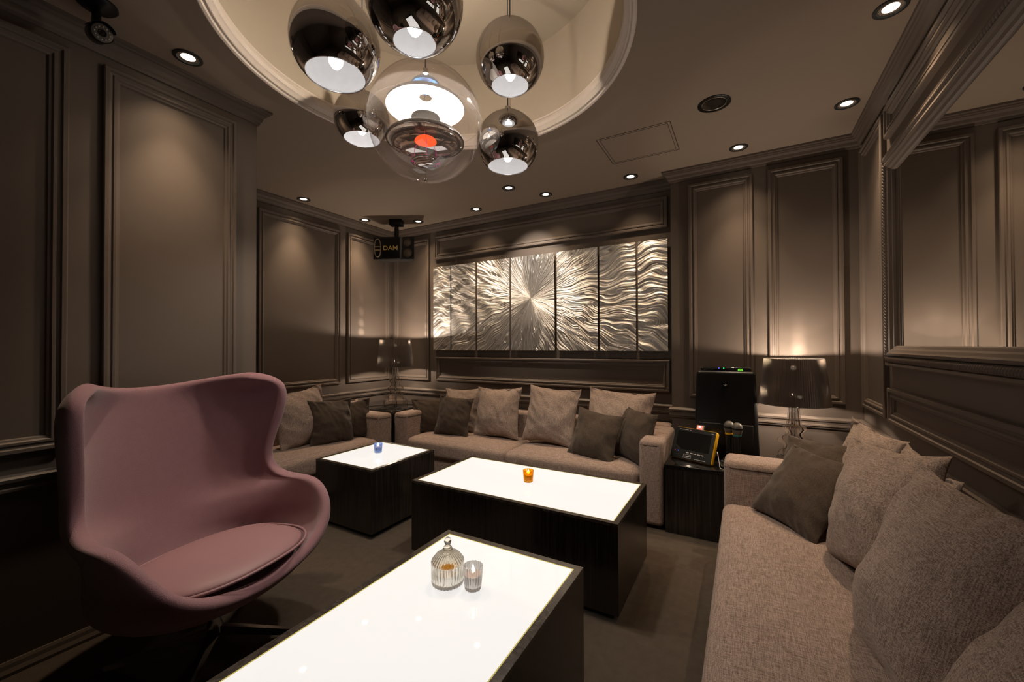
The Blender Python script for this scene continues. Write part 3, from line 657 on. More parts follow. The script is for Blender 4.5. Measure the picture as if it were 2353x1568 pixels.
# ------------------------------------------------------------------ baroque table lamps
PROFILE = [(0.010, 0.0), (0.118, 0.0), (0.130, 0.010), (0.133, 0.030), (0.122, 0.048), (0.104, 0.056), (0.088, 0.050), (0.080, 0.062), (0.083, 0.085), (0.074, 0.104), (0.058, 0.112), (0.052, 0.128), (0.060, 0.140),
           (0.078, 0.150), (0.088, 0.164), (0.082, 0.178), (0.066, 0.180), (0.056, 0.190), (0.044, 0.200), (0.042, 0.214), (0.052, 0.224), (0.064, 0.238), (0.058, 0.252), (0.046, 0.258), (0.038, 0.268), (0.034, 0.300), (0.028, 0.372), (0.036, 0.382), (0.046, 0.392), (0.042, 0.404), (0.010, 0.404)]
def table_lamp(label, loc, rz, beams=()):
    t = thing('table_lamp', label, 'table lamp', loc, rz, 'baroque clear table lamps')
    for k in range(3):
        a = rad(60 * k); d = Vector((math.cos(a), math.sin(a), 0)); nrm = Vector((-d.y, d.x, 0)); th_ = 0.0055
        out = [d * r + Vector((0, 0, z)) for r, z in PROFILE] + [d * -r + Vector((0, 0, z)) for r, z in PROFILE[::-1]]
        n_ = len(out)
        mb = MB().add([p + nrm * th_ for p in out] + [p - nrm * th_ for p in out], [list(range(n_)), list(range(n_, 2 * n_))[::-1]] + [(i, (i + 1) % n_, n_ + (i + 1) % n_, n_ + i) for i in range(n_)])
        pn = mb.build('base_panel', 'polycarbonate', t)
    MB().lathe([(0.0001, 0.395), (0.010, 0.395), (0.010, 0.56), (0.016, 0.562), (0.016, 0.592), (0.0001, 0.592)], 16).build('socket', 'chrome', t, 40)
    MB().lathe([(0.0001, 0.590), (0.010, 0.592), (0.015, 0.598), (0.016, 0.604), (0.013, 0.611), (0.007, 0.615), (0.0001, 0.616)], 20).build('bulb', 'bulb_glow', t, 180)
    pr = []; NP = 96
    for i in range(NP * 2):
        a = math.pi * i / NP; dr = 0.0036 if i % 2 else -0.0036
        pr.append((math.cos(a), math.sin(a), dr))
    vs = [((0.181 + d) * c, (0.181 + d) * s, 0.385) for c, s, d in pr] + [((0.150 + d) * c, (0.150 + d) * s, 0.66) for c, s, d in pr]
    m_ = len(pr)
    sh = MB().add(vs, [(i, (i + 1) % m_, m_ + (i + 1) % m_, m_ + i) for i in range(m_)]).build('shade', 'shade_film', t)
    for zz, rr_ in ((0.386, 0.1825), (0.659, 0.1515)):
        mb = MB().tube([(rr_ * math.cos(2 * math.pi * i / 64), rr_ * math.sin(2 * math.pi * i / 64), zz) for i in range(65)], 0.0016, 6, False)
        mb.build('shade_rim', 'dark_chrome', sh, 180)
    mb = MB()
    for k in range(3):
        a = rad(60 + 120 * k); mb.tube([(0.016 * math.cos(a), 0.016 * math.sin(a), 0.475), (0.168 * math.cos(a), 0.168 * math.sin(a), 0.475)], 0.0015, 5)
    mb.build('shade_carrier', 'chrome', t)
    light('bulb_light', 'POINT', (0, 0, 0.637), P_TABLE, LAMP_WARM, t, shadow_soft_size=0.014)
    MB().lathe([(0.0001, 0.418), (0.010, 0.420), (0.013, 0.427), (0.011, 0.436), (0.0001, 0.437)], 16, (0.030, 0, 0)).build('lower_bulb', 'bulb_glow', t, 180)
    light('lower_bulb_light', 'POINT', (-0.034, 0.012, 0.440), P_TABLE * 0.55, LAMP_WARM, t, shadow_soft_size=0.012)
    for az, el, pw, cone in beams:
        d = Vector((math.cos(az - rz) * math.cos(el), math.sin(az - rz) * math.cos(el), math.sin(el)))
        o = light('added_streak_spot', 'SPOT', (0, 0, 0.637), pw, LAMP_WARM, t, shadow_soft_size=0.012, spot_size=cone, spot_blend=0.9)  # added spot, imitates bulb light reflected by the shade pleats
        o.rotation_euler = d.to_track_quat('-Z', 'Y').to_euler()
    return t
def streak_beams(az, k, cone):
    """bulb image thrown up the wall by the silvered pleats: a tall flame of three stacked beams"""
    return [(rad(az), rad(e), q * k, rad(cone * c)) for e, q, c in ((15, 1.0, 1.0), (27, 0.8, 0.9), (39, 0.55, 0.75), (50, 0.3, 0.6))]
table_lamp('clear baroque lamp with smoky pleated shade on the square corner table', (-3.09, 3.02, 0.572), rad(20),
           streak_beams(196, 15.0, 13) + streak_beams(66, 15.0, 13) + [(rad(196), rad(-52), 3.0, rad(14)), (rad(66), rad(-52), 3.0, rad(14))])
table_lamp('clear baroque lamp with smoky pleated shade beside the air purifier', (0.262, 2.975, 0.425), rad(8),
           streak_beams(78, 8.0, 24) + streak_beams(15, 0.8, 22))

# ------------------------------------------------------------------ mirror-ball pendants
def ball_pendant(label, px, py, t_, R_, ratio, k=1.0):
    c = CAM_P + ray(px, py) * t_
    t = thing('mirror_ball_pendant', label, 'pendant lamp', c, 0, 'mirror ball pendants in the ceiling recess')
    a0 = math.asin(ratio)
    prof = [(R_ * math.sin(a0 + (math.pi - a0 - 0.06) * i / 40), -R_ * math.cos(a0 + (math.pi - a0 - 0.06) * i / 40)) for i in range(41)]
    MB().lathe(prof, 72).build('mirror_shell', 'mirror_ball', t, 180)
    ri = R_ - 0.004
    pin = [(ri * math.sin(a0 + (2.2 - a0) * i / 16), -ri * math.cos(a0 + (2.2 - a0) * i / 16)) for i in range(17)]
    MB().lathe(pin, 48).build('inner_reflector', 'bulb_reflector', t, 180)
    zr = -R_ * math.cos(a0)
    MB().lathe([(R_ * math.sin(a0), zr), (R_ * math.sin(a0) - 0.002, zr - 0.002), (ri * math.sin(a0) - 0.002, zr), (ri * math.sin(a0), zr + 0.002)], 72).build('opening_rim', 'chrome', t, 180)
    zb = zr + 0.055
    MB().lathe([(0.0001, zb - 0.030), (0.012, zb - 0.027), (0.022, zb - 0.012), (0.024, zb), (0.016, zb + 0.02), (0.012, zb + 0.035), (0.012, zb + 0.08), (0.0001, zb + 0.08)], 20).build('bulb', 'bulb_cool', t, 180)
    MB().lathe([(0.0001, R_ + 0.03), (0.014, R_ + 0.03), (0.022, R_ - 0.002), (0.022, R_ - 0.006)], 20).build('cap', 'chrome', t, 40)
    top = RZ - c.z
    MB().tube([(0, 0, R_ + 0.02), (0, 0, top)], 0.0025, 6).build('cord', 'cable_black', t)
    MB().tube([(0.012, 0.003, R_ + 0.01), (0.012, 0.003, top)], 0.001, 5).build('steel_wire', 'chrome', t)
    light('bulb_light', 'SPOT', (0, 0, zb - 0.052), P_BALL * k, (1.0, 0.88, 0.74), t, shadow_soft_size=0.045, spot_size=rad(112), spot_blend=0.7)
    return t
ball_pendant('mirror ball pendant with a wide opening, hung nearest the panel wall by the pink armchair', 772, 104, 1.40, 0.146, 0.68, 0.4)
ball_pendant('mirror ball pendant with a narrow opening, hung nearest the jar table', 953, 2, 1.25, 0.148, 0.45, 0.12)
ball_pendant('highest mirror ball pendant, hung over the long orange-candle table', 1172, 134, 1.75, 0.146, 0.56, 0.9)
ball_pendant('mirror ball pendant hung behind the clear globe on the side sofa side', 832, 275, 2.08, 0.136, 0.66, 3.4)
ball_pendant('mirror ball pendant hung behind the clear globe on the art wall side', 1167, 330, 2.02, 0.153, 0.66, 3.8)

# ------------------------------------------------------------------ clear globe pendant with dishes
GC = CAM_P + ray(978, 286) * 1.80; GR = 0.247
t = thing('globe_pendant', 'large clear acrylic globe pendant with white, blue and red dishes inside', 'pendant lamp', GC)
MB().lathe([(max(1e-4, GR * math.sin(math.pi * i / 48)), -GR * math.cos(math.pi * i / 48)) for i in range(49)], 96).build('acrylic_globe', 'acrylic_shell', t, 180, weld=True)
MB().lathe([(GR + 0.0005, 0.022), (GR + 0.002, 0.020), (GR + 0.0005, 0.018)], 96).build('seam', 'acrylic_shell', t, 180)
def dish(name, r, z, depth, mat_lo, mat_up=None, up=True, hole=0.0):
    """shallow domed dish; up: crown points up"""
    s = 1 if up else -1
    prof = [(hole + (r - hole) * math.sin(q * math.pi / 2 / 12), z + s * depth * math.cos(q * math.pi / 2 / 12)) for q in range(13)]
    if hole == 0: prof[0] = (1e-4, prof[0][1])
    d = MB().lathe(prof, 64).build(name, mat_lo, t, 180)
    if mat_up:
        MB().lathe([(a_ + 0.0004, b_ + s * 0.0022) for a_, b_ in prof], 64).build('outer_face', mat_up, d, 180)
    return d
dish('top_dish', 0.064, 0.168, 0.030, 'blue_dish', 'blue_dish')
dish('upper_dish', 0.170, 0.070, 0.048, 'white_dish', 'white_dish', hole=0.028)
dish('inner_reflector', 0.062, 0.030, 0.020, 'chrome', 'white_dish', up=False)
dish('lower_dish', 0.170, -0.080, 0.050, 'mirror_ball', 'white_dish')
dish('red_dish', 0.048, -0.078, 0.022, 'red_disc_glow', None)
dish('bottom_dish', 0.063, -0.170, 0.020, 'mirror_ball', 'white_dish')
MB().lathe([(0.0001, 0.246), (0.012, 0.246), (0.014, 0.224), (0.0001, 0.222)], 24).build('cap', 'chrome', t, 40)
MB().lathe([(0.0001, 0.068), (0.010, 0.071), (0.014, 0.082), (0.012, 0.094), (0.0001, 0.096)], 20).build('bulb', 'bulb_cool', t, 180)
MB().lathe([(0.0001, -GR - 0.010), (0.005, -GR - 0.008), (0.006, -GR), (0.004, -GR + 0.006), (0.0001, -GR + 0.008)], 16).build('bottom_knob', 'chrome', t, 180)
MB().tube([(0, 0, -0.20), (0, 0, -GR)], 0.0008, 5).build('thread', 'chrome', t)
mb = MB()
for k in range(3):
    a = rad(15 + 120 * k); x_, y_ = 0.054 * math.cos(a), 0.054 * math.sin(a)
    mb.tube([(x_, y_, 0.176), (x_, y_, -0.06)], 0.0008, 5)
mb.build('suspension_wires', 'chrome', t)
mb = MB()
for k in range(3):
    a = rad(75 + 120 * k); mb.tube([(0.044 * math.cos(a), 0.044 * math.sin(a), -0.085), (0.055 * math.cos(a), 0.055 * math.sin(a), -0.105), (0.055 * math.cos(a), 0.055 * math.sin(a), -0.172)], 0.0011, 5)
mb.build('red_chains', 'magenta_glow', t)  # chains are no lamp; their red glow is put in as emission
MB().tube([(0, 0, 0.226), (0, 0, RZ - GC.z)], 0.0035, 8).build('cord', 'cable_black', t)
light('bulb_light', 'POINT', (0, 0, 0.046), P_GLOBE, (1.0, 0.88, 0.72), t, shadow_soft_size=0.018)
ul = light('added_recess_uplight', 'SPOT', (0, 0, 0.216), P_GLOBE_UP, (1.0, 0.85, 0.66), t, shadow_soft_size=0.02, spot_size=rad(174), spot_blend=0.05); ul.rotation_euler = (math.pi, 0, 0)  # added uplight, its cone shaped to fill the recess
MB().lathe([(0.0001, 0.200), (0.010, 0.200), (0.014, 0.206), (0.012, 0.212), (0.0001, 0.213)], 16).build('added_uplight_bulb', 'bulb_glow', t, 180)  # bulb added to go with the recess uplight

# ------------------------------------------------------------------ metal sunburst art
AY = YB - 0.03
EX = [(115, 240), (247, 424), (436, 674), (686, 1005), (1022, 1322), (1337, 1603), (1620, 1838)]
ORD = ['first', 'second', 'third', 'fourth', 'fifth', 'sixth', 'seventh']
for k, (a, bb) in enumerate(EX):
    x0, x1 = on_y(960 + a / 3.2, 700, AY).x, on_y(960 + bb / 3.2, 700, AY).x
    extra = {0: 'narrow wavy metal art panel beside the corner lamp, first of seven', 3: 'metal art panel bearing the burst centre, fourth of seven', 6: 'wavy metal art panel beside the wall step, seventh from the corner lamp'}
    t = thing('metal_art_panel', extra.get(k, 'wavy ground-metal art panel, %s of seven counted from the corner lamp' % ORD[k]), 'wall art', ((x0 + x1) / 2, YB, 1.122), 0, 'sunburst metal art panels')
    hw = (x1 - x0) / 2; hh = 1.994 - 1.122
    MB().add([(-hw, -0.0300, 0), (hw, -0.0300, 0), (hw, -0.0300, hh), (-hw, -0.0300, hh)], [(0, 1, 2, 3)]).build('metal_face', 'ground_aluminium', t)
    MB().box((-hw, -0.0298, 0), (hw, -0.027, hh)).build('sheet', 'art_edge', t)
    MB().box((-hw + 0.04, -0.027, 0.08), (hw - 0.04, 0, hh - 0.08)).build('mount', 'black_matte', t)

# ------------------------------------------------------------------ wall mirror
MY0, MY1, MZ0, MZ1 = 0.30, 2.662, 1.062, 2.098
t = thing('wall_mirror', 'large wall mirror in a carved dark frame above the long sofa', 'mirror', (XR, (MY0 + MY1) / 2, MZ0))
def mp(d, h):  # inset d, proud h -> 4 corners (local)
    y0, y1, z0, z1 = MY0 + d, MY1 - d, d, MZ1 - MZ0 - d; cy_ = (MY0 + MY1) / 2
    return [(-h, y0 - cy_, z0), (-h, y1 - cy_, z0), (-h, y1 - cy_, z1), (-h, y0 - cy_, z1)]
def mring(name, prof, mat, par):
    vs = []
    for d, h in prof: vs += mp(d, h)
    return MB().add(vs, [(j * 4 + a, j * 4 + (a + 1) % 4, j * 4 + 4 + (a + 1) % 4, j * 4 + 4 + a) for j in range(len(prof) - 1) for a in range(4)]).build(name, mat, par)
fr_ = mring('frame', [(0, 0.0), (0, 0.022), (0.006, 0.028), (0.016, 0.026), (0.020, 0.020), (0.050, 0.020), (0.054, 0.034), (0.064, 0.036), (0.070, 0.030), (0.080, 0.026), (0.086, 0.018), (0.096, 0.014), (0.100, 0.006), (0.100, 0.0)], 'wall_paint', t)
# rope twist around the frame
mb = MB(); cs = mp(0.035, 0.026)
def bead(c, ax, other):
    a_ = Vector(ax); o_ = Vector(other); nrm = Vector((-1, 0, 0)); vs = []; fs = []
    n1, n2 = 8, 5
    tw_ = (a_ * 0.62 + o_ * 0.78).normalized(); pr_ = nrm.cross(tw_).normalized()
    for i in range(n2 + 1):
        ph_ = math.pi * i / n2
        for j in range(n1):
            q = 2 * math.pi * j / n1
            vs.append(Vector(c) + tw_ * (0.0185 * math.cos(ph_)) + pr_ * (0.0085 * math.sin(ph_) * math.cos(q)) + nrm * (0.012 * math.sin(ph_) * math.sin(q)))
    for i in range(n2):
        for j in range(n1): fs.append((i * n1 + j, i * n1 + (j + 1) % n1, (i + 1) * n1 + (j + 1) % n1, (i + 1) * n1 + j))
    mb.add(vs, fs)
for q in range(4):
    A, B_ = Vector(cs[q]), Vector(cs[(q + 1) % 4]); ln = (B_ - A).length; nb = int(ln / 0.0155); ax = (B_ - A).normalized(); ot = Vector((-1, 0, 0)).cross(ax)
    for i in range(nb): bead(A + ax * (ln * (i + 0.5) / nb), ax, ot)
mb.build('rope_moulding', 'wall_paint', fr_, 180)
MB().add(mp(0.098, 0.004), [(0, 1, 2, 3)]).build('mirror_glass', 'mirror_glass', t)

# ------------------------------------------------------------------ loudspeaker in the corner
SP = Vector((-3.02, 2.93, 2.145)); sp_a = rad(28)
t = thing('loudspeaker', 'black loudspeaker with gold DAM lettering hung in the ceiling corner', 'loudspeaker', SP, sp_a)
hw, hh, dp = 0.205, 0.112, 0.19
vs = [(-hw, 0, -hh), (hw, 0, -hh), (hw, 0, hh), (-hw, 0, hh), (-hw * 0.72, dp, -hh * 0.9), (hw * 0.72, dp, -hh * 0.9), (hw * 0.72, dp, hh * 0.9), (-hw * 0.72, dp, hh * 0.9)]
MB().add(vs, [(0, 1, 2, 3), (5, 4, 7, 6), (0, 4, 5, 1), (1, 5, 6, 2), (2, 6, 7, 3), (3, 7, 4, 0)]).build('cabinet', 'black_matte', t)
rbox('grille', (-0.118, -0.012, -hh + 0.004), (0.066, 0.004, hh - 0.004), 0.004, 'black_plastic', t, seg=2)
MB().add([(0.066, -0.011, hh - 0.004), (0.090, -0.004, hh - 0.004), (0.075, -0.004, -hh + 0.004), (0.052, -0.011, -hh + 0.004)], [(0, 1, 2, 3)]).build('grille_bevel', 'grey_cone', t)
text_mesh('gold_lettering', 'DAM', 0.062, 'gold_print', t, (-0.030, -0.0135, -0.004), (math.pi / 2, 0, 0), 0.0006, 0.0007, 1.12)
mb = MB(); vs = []
for (ra, rb, yo) in ((0.034, 0.092, -0.002), (0.034, 0.092, -0.012), (0.028, 0.085, -0.012), (0.028, 0.085, -0.002)):
    vs += [(-0.160 + ra * math.copysign(abs(math.cos(q)) ** 0.8, math.cos(q)), yo, rb * math.copysign(abs(math.sin(q)) ** 0.9, math.sin(q))) for q in [2 * math.pi * i / 40 for i in range(40)]]
mb.add(vs, [(j * 40 + i, j * 40 + (i + 1) % 40, (j + 1) * 40 + (i + 1) % 40, (j + 1) * 40 + i) for j in range(3) for i in range(40)])
mb.box((-0.190, -0.008, 0.010), (-0.130, -0.001, 0.018)).box((-0.190, -0.008, -0.028), (-0.130, -0.001, -0.012))
mb.build('horn_trim', 'horn_gold', t, 40)
mb = MB()
for zz in (0.045, -0.052):
    mb.add([(-0.160 + 0.024 * math.cos(q), -0.003, zz + 0.026 * math.sin(q)) for q in [2 * math.pi * i / 24 for i in range(24)]], [list(range(24))])
mb.build('horn_mouths', 'black_gloss', t)
for k, (cx_, cz_, r_) in enumerate(((0.135, 0.052, 0.040), (0.138, -0.052, 0.046))):
    mb = MB()
    prof = [(r_ * 1.16, -0.002), (r_ * 1.12, -0.010), (r_ * 1.04, -0.010), (r_, -0.001)]
    o = mb.lathe(prof, 32).build('cone_ring', 'dark_chrome', t, 40, (cx_, 0, cz_)); o.rotation_euler = (math.pi / 2, 0, 0)
    for v in o.data.vertices: v.co.z = -v.co.z
    o2 = MB().lathe([(r_ * 0.97, 0.002), (r_ * 0.7, 0.010), (r_ * 0.3, 0.015), (0.0001, 0.016)], 32).build('cone', 'speaker_cone', t, 60, (cx_, 0, cz_)); o2.rotation_euler = (math.pi / 2, 0, 0)
MB().tube([(0.0, 0.09, hh * 0.9), (0.0, 0.09, hh + 0.05), (0.0, 0.09, ZC - SP.z - 0.055)], [0.014, 0.024, 0.022], 14).build('bracket_arm', 'black_plastic', t, 40)
rbox('bracket_plate', (-0.065, 0.045, ZC - SP.z - 0.058), (0.065, 0.135, ZC - SP.z), 0.006, 'black_plastic', t, seg=2)
MB().tube([(-0.02, 0.12, hh * 0.9), (-0.035, 0.12, hh + 0.06), (-0.02, 0.11, ZC - SP.z - 0.05)], 0.002, 6).build('cable', 'cable_black', t, 180)

# ------------------------------------------------------------------ security camera
p = on_z(222, 8, ZC); p.z = ZC
t = thing('security_camera', 'black bullet security camera on the ceiling above the dark panel wall', 'camera', p, 0)
MB().lathe([(0.060, 0), (0.060, -0.006), (0.052, -0.014), (0.030, -0.020), (0.018, -0.030), (0.0001, -0.032)], 32).build('ceiling_mount', 'black_plastic', t, 40)
MB().tube([(0, 0, -0.028), (0, 0, -0.085), (0.004, 0, -0.105)], [0.013, 0.014, 0.020], 14).build('stem', 'black_plastic', t, 40)
dirv = Vector((0.88, -0.10, -0.36)).normalized(); c0 = Vector((-0.012, 0.008, -0.105))
bd = MB().tube([c0 - dirv * 0.035, c0 - dirv * 0.025, c0 + dirv * 0.075, c0 + dirv * 0.078], [0.026, 0.033, 0.033, 0.031], 24).build('body', 'black_plastic', t, 40)
rot = dirv.to_track_quat('Z', 'Y').to_matrix().to_4x4(); rot.translation = c0 + dirv * 0.079
def camdisc(name, prof, mat, parent):
    mb = MB().lathe(prof, 28); mb.v = [tuple(rot @ Vector(v)) for v in mb.v]; return mb.build(name, mat, parent, 50)
camdisc('front_plate', [(0.029, 0), (0.026, 0.0015), (0.012, 0.0015)], 'grey_cone', t)
camdisc('lens', [(0.012, 0.0015), (0.011, 0.004), (0.006, 0.003), (0.0001, 0.0045)], 'black_gloss', t)
mb = MB()
for k in range(12):
    a = 2 * math.pi * k / 12; q = MB().lathe([(0.0001, 0.004), (0.0018, 0.0032), (0.0024, 0.0015)], 8, (0.0205 * math.cos(a), 0.0205 * math.sin(a), 0)); mb.add([tuple(rot @ Vector(v)) for v in q.v], q.f)
mb.build('infrared_leds', 'white_print', t, 60)
sd = dirv.cross(Vector((0, 0, 1))).normalized(); upd = sd.cross(dirv).normalized(); vs = []
for q in range(9):
    a = rad(-70 + 140 * q / 8)
    o_ = (upd * math.cos(a) + sd * math.sin(a)) * 0.036
    vs += [c0 - dirv * 0.01 + o_, c0 + dirv * 0.092 + o_, c0 + dirv * 0.092 + o_ * 1.05, c0 - dirv * 0.01 + o_ * 1.05]
MB().add(vs, [(i * 4 + j, i * 4 + (j + 1) % 4, i * 4 + 4 + (j + 1) % 4, i * 4 + 4 + j) for i in range(8) for j in range(4)]).build('sun_hood', 'black_plastic', t, 40)

# ------------------------------------------------------------------ air purifier
ZT = 0.425
t = thing('air_purifier', 'tall black air purifier with green display standing on the dark side table', 'air purifier', (-0.104, 3.052, ZT))
bm = bmesh.new(); bmesh.ops.create_cube(bm, size=1.0)
for v in bm.verts:
    up_ = v.co.z > 0
    v.co = Vector((v.co.x * (0.338 if up_ else 0.378), v.co.y * (0.20 if up_ else 0.235), (v.co.z + 0.5) * 0.575))
bmesh.ops.bevel(bm, geom=[e for e in bm.edges], offset=0.022, segments=4, profile=0.5, affect='EDGES', clamp_overlap=True)
me = bpy.data.meshes.new('body'); bm.to_mesh(me); bm.free(); link('body', me, 'black_plastic', t, 50)
fy = -0.1185
rbox('front_panel', (-0.155, fy - 0.002, 0.03), (0.155, fy + 0.03, 0.24), 0.006, 'black_plastic', t, seg=2)
o = rbox('top_cover', (-0.146, -0.075, 0.570), (0.146, 0.085, 0.600), 0.014, 'black_gloss', t, seg=4)
for nm, mt, x_, r_ in (('power_led', 'led_green', -0.008, 0.0036), ('ion_led', 'led_blue', -0.036, 0.0032)):
    MB().lathe([(r_, 0), (r_ * 0.7, 0.002), (0.0001, 0.0026)], 12).build(nm, mt, t, 60, (x_, -0.0755, 0.592)).rotation_euler = (math.pi / 2, 0, 0)
text_mesh('humidity_digits', '60%', 0.017, 'digits_green', t, (0.086, -0.0765, 0.5835), (math.pi / 2, 0, 0), 0.0003, 0.0002)
MB().box((-0.012, fy + 0.004, 0.472), (0.014, fy + 0.016, 0.500)).build('badge', 'black_gloss', t)
mb = MB()
for a in (-40, 0, 40):
    d = Vector((math.sin(rad(a)), 0, math.cos(rad(a)))); mb.tube([Vector((0.001, fy + 0.0035, 0.478)), Vector((0.001, fy + 0.0035, 0.478)) + d * 0.015], 0.0013, 5)
mb.build('badge_mark', 'white_print', t)

# ------------------------------------------------------------------ tablet remote, red beacon, microphones
TB = Vector((-0.305, 2.800, ZT)); 
t = thing('karaoke_tablet', 'black touch tablet with yellow sides propped up on the dark side table', 'tablet', TB, rad(-22)); t.scale = (1.08, 1.08, 1.08)
tilt = Matrix.Rotation(rad(-24), 4, 'X')
W2, H2 = 0.128, 0.195
def tilted(mbx): mbx.v = [tuple(tilt @ Vector(v)) for v in mbx.v]; return mbx
bm = bmesh.new(); bmesh.ops.create_cube(bm, size=1.0)
for v in bm.verts: v.co = Vector((v.co.x * 2 * W2, v.co.y * 0.036 + 0.018, (v.co.z + 0.5) * H2 + 0.008))
bmesh.ops.bevel(bm, geom=list(bm.edges), offset=0.012, segments=4, profile=0.5, affect='EDGES', clamp_overlap=True)
me = bpy.data.meshes.new('casing'); bm.to_mesh(me); bm.free(); me.transform(tilt); link('casing', me, 'yellow_plastic', t, 50)
fc = tilted(MB().box((-W2 + 0.006, -0.003, 0.012), (W2 - 0.006, 0.012, H2 + 0.004))).build('front_face', 'black_plastic', t)
tilted(MB().add([(-W2 + 0.026, -0.0034, 0.068), (W2 - 0.026, -0.0034, 0.068), (W2 - 0.026, -0.0034, H2 - 0.018), (-W2 + 0.026, -0.0034, H2 - 0.018)], [(0, 1, 2, 3)])).build('screen', 'black_gloss', t)
mb = MB(); rnd = random.Random(3)
def bar(x, z, w_, h_): mb.add([(x - w_, -0.0036, z - h_), (x + w_, -0.0036, z - h_), (x + w_, -0.0036, z + h_), (x - w_, -0.0036, z + h_)], [(0, 1, 2, 3)])
for i in range(9): bar(-0.092 + i * 0.0062, H2 - 0.008, 0.0022, 0.0014)
for x_ in (-0.030, -0.025): bar(x_, H2 - 0.008, 0.002, 0.0014)
bar(0.105, H2 - 0.009, 0.006, 0.0014)
for x_ in (-0.02, 0.006, 0.026, 0.048, 0.068): bar(x_, 0.052, 0.008, 0.0022)
for i in range(9): bar(0.030 + i * 0.0075, 0.022, 0.003, 0.0013)
for (xa, za, xb, zb) in ((-0.040, 0.040, 0.004, 0.0412), (-0.040, 0.020, 0.004, 0.0212), (-0.0412, 0.020, -0.040, 0.0412), (0.004, 0.020, 0.0052, 0.0412)): bar((xa + xb) / 2, (za + zb) / 2, (xb - xa) / 2, (zb - za) / 2)
bar(-0.018, 0.0305, 0.015, 0.0022)
tilted(mb).build('button_print', 'white_print', t)
for nm, mt, x_ in (('status_led', 'magenta_glow', -0.098), ('link_led', 'led_blue', -0.078)):
    mb = MB().add([(x_ + 0.0022 * math.cos(q), -0.0038, 0.056 + 0.0022 * math.sin(q)) for q in [2 * math.pi * i / 12 for i in range(12)]], [list(range(12))]); tilted(mb).build(nm, mt, t)
vs = [(-0.06, 0.060, 0.07), (0.06, 0.060, 0.07), (0.06, 0.090, 0.0), (-0.06, 0.090, 0.0)]
MB().add(vs + [(x_, y_ + 0.006, z_) for x_, y_, z_ in vs], [(0, 1, 2, 3), (7, 6, 5, 4), (0, 4, 5, 1), (1, 5, 6, 2), (2, 6, 7, 3), (3, 7, 4, 0)]).build('prop_stand', 'black_plastic', t)

lh = tilted(MB().box((0.000, 0.002, H2 + 0.002), (0.046, 0.022, H2 + 0.034))).build('beacon', 'silver_trim', t)
tilted(MB().box((0.006, 0.0005, H2 + 0.008), (0.036, 0.003, H2 + 0.030))).build('red_led', 'led_red', lh)
tilted(MB().box((0.015, -0.0005, H2 + 0.018), (0.027, 0.002, H2 + 0.027))).build('led_core', 'led_white', lh)

t = thing('microphone_charger', 'black two-slot microphone charging stand beside the tablet', 'charging stand', (-0.048, 2.80, ZT), rad(-10))
rbox('base', (-0.075, -0.05, 0), (0.075, 0.05, 0.045), 0.008, 'black_plastic', t)
MB().add([(-0.07, -0.0505, 0.012), (0.02, -0.0505, 0.012), (0.02, -0.0505, 0.036), (-0.07, -0.0505, 0.036)], [(0, 1, 2, 3)]).build('front_label', 'silver_trim', t)
def microphone(label, loc, ringmat):
    t = thing('microphone', label, 'microphone', loc, 0, 'handheld microphones in the charger')
    MB().lathe([(0.0001, 0), (0.017, 0), (0.018, 0.01), (0.0185, 0.13), (0.021, 0.150), (0.021, 0.158)], 24, (0, 0, 0.02)).build('handle', 'black_plastic', t, 40)
    MB().lathe([(0.0215, 0.150), (0.0225, 0.152), (0.0225, 0.160), (0.0215, 0.162)], 24, (0, 0, 0.02)).build('colour_ring', ringmat, t, 40)
    MB().lathe([(0.022, 0.160), (0.026, 0.172), (0.029, 0.188), (0.0295, 0.196), (0.0285, 0.208), (0.022, 0.222), (0.012, 0.230), (0.0001, 0.232)], 28, (0, 0, 0.02)).build('grille', 'grey_cone', t, 180)
    MB().lathe([(0.0292, 0.189), (0.0306, 0.192), (0.0306, 0.197), (0.0292, 0.200)], 28, (0, 0, 0.02)).build('grille_band', 'black_plastic', t, 180)
    return t
microphone('handheld microphone with a green ring in the charging stand', (-0.036, 2.785, ZT + 0.026), 'teal_ring')
microphone('handheld microphone with a yellow ring in the charging stand', (-0.080, 2.825, ZT + 0.026), 'yellow_plastic')
mb = MB(); pts = [(-0.148, 2.815, ZT + 0.055), (-0.146, 2.80, ZT + 0.085), (-0.140, 2.775, ZT + 0.075), (-0.132, 2.752, ZT + 0.03), (-0.126, 2.742, ZT + 0.004), (-0.10, 2.73, ZT + 0.003)]
def spline(pts, k=6):
    out = []
    for i in range(len(pts) - 1):
        a0, a1, a2, a3 = pts[max(i - 1, 0)], pts[i], pts[i + 1], pts[min(i + 2, len(pts) - 1)]
        out += [cr4(a0, a1, a2, a3, s / k) for s in range(k)]
    return out + [pts[-1]]
tag(mb.tube(spline(pts), 0.0018, 6).build('charging_cable', 'white_cable', None, 180), 'thin white charging cable looping beside the tablet', 'cable')

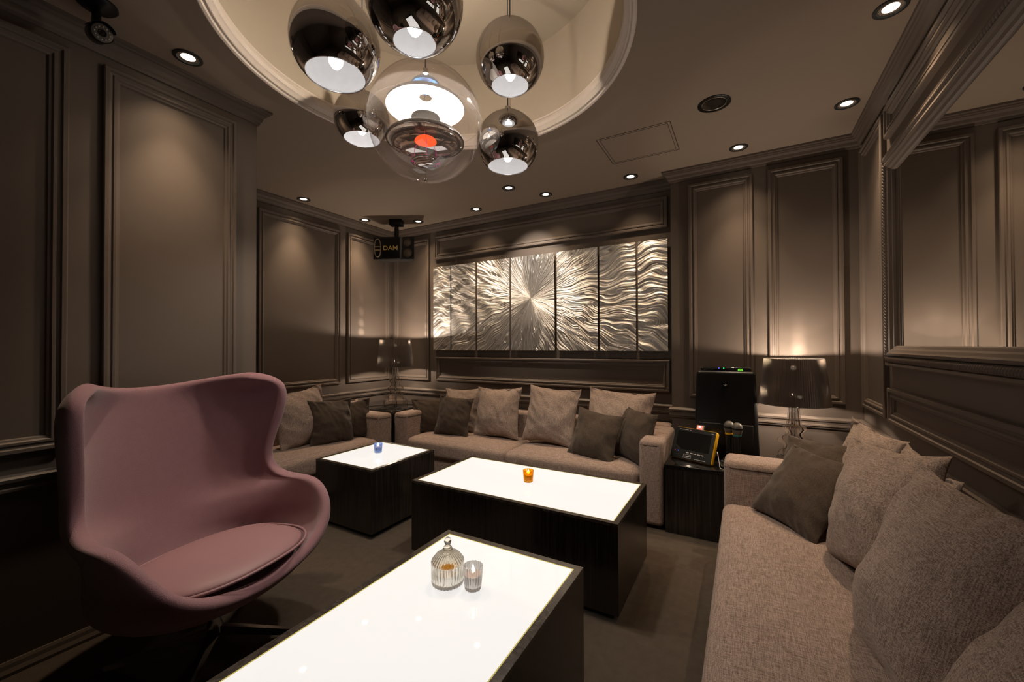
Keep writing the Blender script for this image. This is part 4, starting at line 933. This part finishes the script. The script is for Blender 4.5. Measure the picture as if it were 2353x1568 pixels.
# ------------------------------------------------------------------ candles and jar
HT = 0.42
def candle(label, px, py, gmat, rt=0.0285, rbm=0.024, h=0.064):
    p = on_z(px, py, HT)
    t = thing('tealight_candle', label, 'candle', (p.x, p.y, HT), 0, 'tealight candles on the coffee tables')
    prof = [(0.0001, 0), (rbm * 0.94, 0), (rbm, 0.003), (rt, h), (rt - 0.0035, h), (rbm - 0.003, 0.010), (0.0001, 0.009)]
    MB().lathe(prof, 160, rib=0.035, nrib=20).build('glass_holder', gmat, t, 180)
    MB().lathe([(0.0001, 0.012), (rbm - 0.005, 0.012), (rbm - 0.0025, h * 0.60), (0.008, h * 0.585), (0.0001, h * 0.58)], 32).build('wax', 'wax', t, 40)
    MB().tube([(0, 0, h * 0.57), (0, 0, h * 0.72)], 0.0008, 5).build('wick', 'black_matte', t)
    MB().lathe([(0.0001, h * 0.64), (0.0030, h * 0.69), (0.0046, h * 0.79), (0.0036, h * 0.90), (0.0014, h * 1.0), (0.0001, h * 1.06)], 14).build('flame', 'flame', t, 180)
    light('flame_light', 'POINT', (0, 0, h * 1.25), 0.02, (1.0, 0.65, 0.3), t, shadow_soft_size=0.004)
    return t
candle('lit tealight in a blue ribbed glass', 869, 1040, 'glass_blue')
candle('lit tealight in an orange ribbed glass', 1214, 1107, 'glass_orange')
candle('lit tealight in a smoky clear ribbed glass beside the jar', 1087, 1352, 'glass_smoke', 0.030, 0.025, 0.070)
p = on_z(1029, 1338, HT)
t = thing('glass_jar', 'ribbed clear glass lidded jar with amber contents', 'jar', (p.x, p.y, HT))
MB().lathe([(0.0001, 0), (0.047, 0), (0.050, 0.004), (0.051, 0.062), (0.047, 0.063), (0.046, 0.012), (0.0001, 0.010)], 216, rib=0.025, nrib=28).build('jar_body', 'glass_jar', t, 180)
ld = MB().lathe([(0.0505, 0.0635), (0.052, 0.066), (0.051, 0.072), (0.036, 0.090), (0.018, 0.099), (0.014, 0.101), (0.0001, 0.101), (0.0001, 0.096), (0.014, 0.094), (0.034, 0.084), (0.046, 0.069), (0.046, 0.0635)], 216, rib=0.018, nrib=28).build('lid', 'glass_jar', t, 180)
MB().lathe([(0.0001, 0.100), (0.017, 0.100), (0.017, 0.104), (0.010, 0.107), (0.013, 0.112), (0.009, 0.116), (0.007, 0.118), (0.011, 0.124), (0.0115, 0.131), (0.009, 0.138), (0.004, 0.1415), (0.0001, 0.142)], 28).build('knob', 'glass_jar', ld, 180)
MB().lathe([(0.0001, 0.0115), (0.024, 0.0115), (0.024, 0.045), (0.0001, 0.045)], 32).build('amber_contents', 'amber_liquid', t, 40)
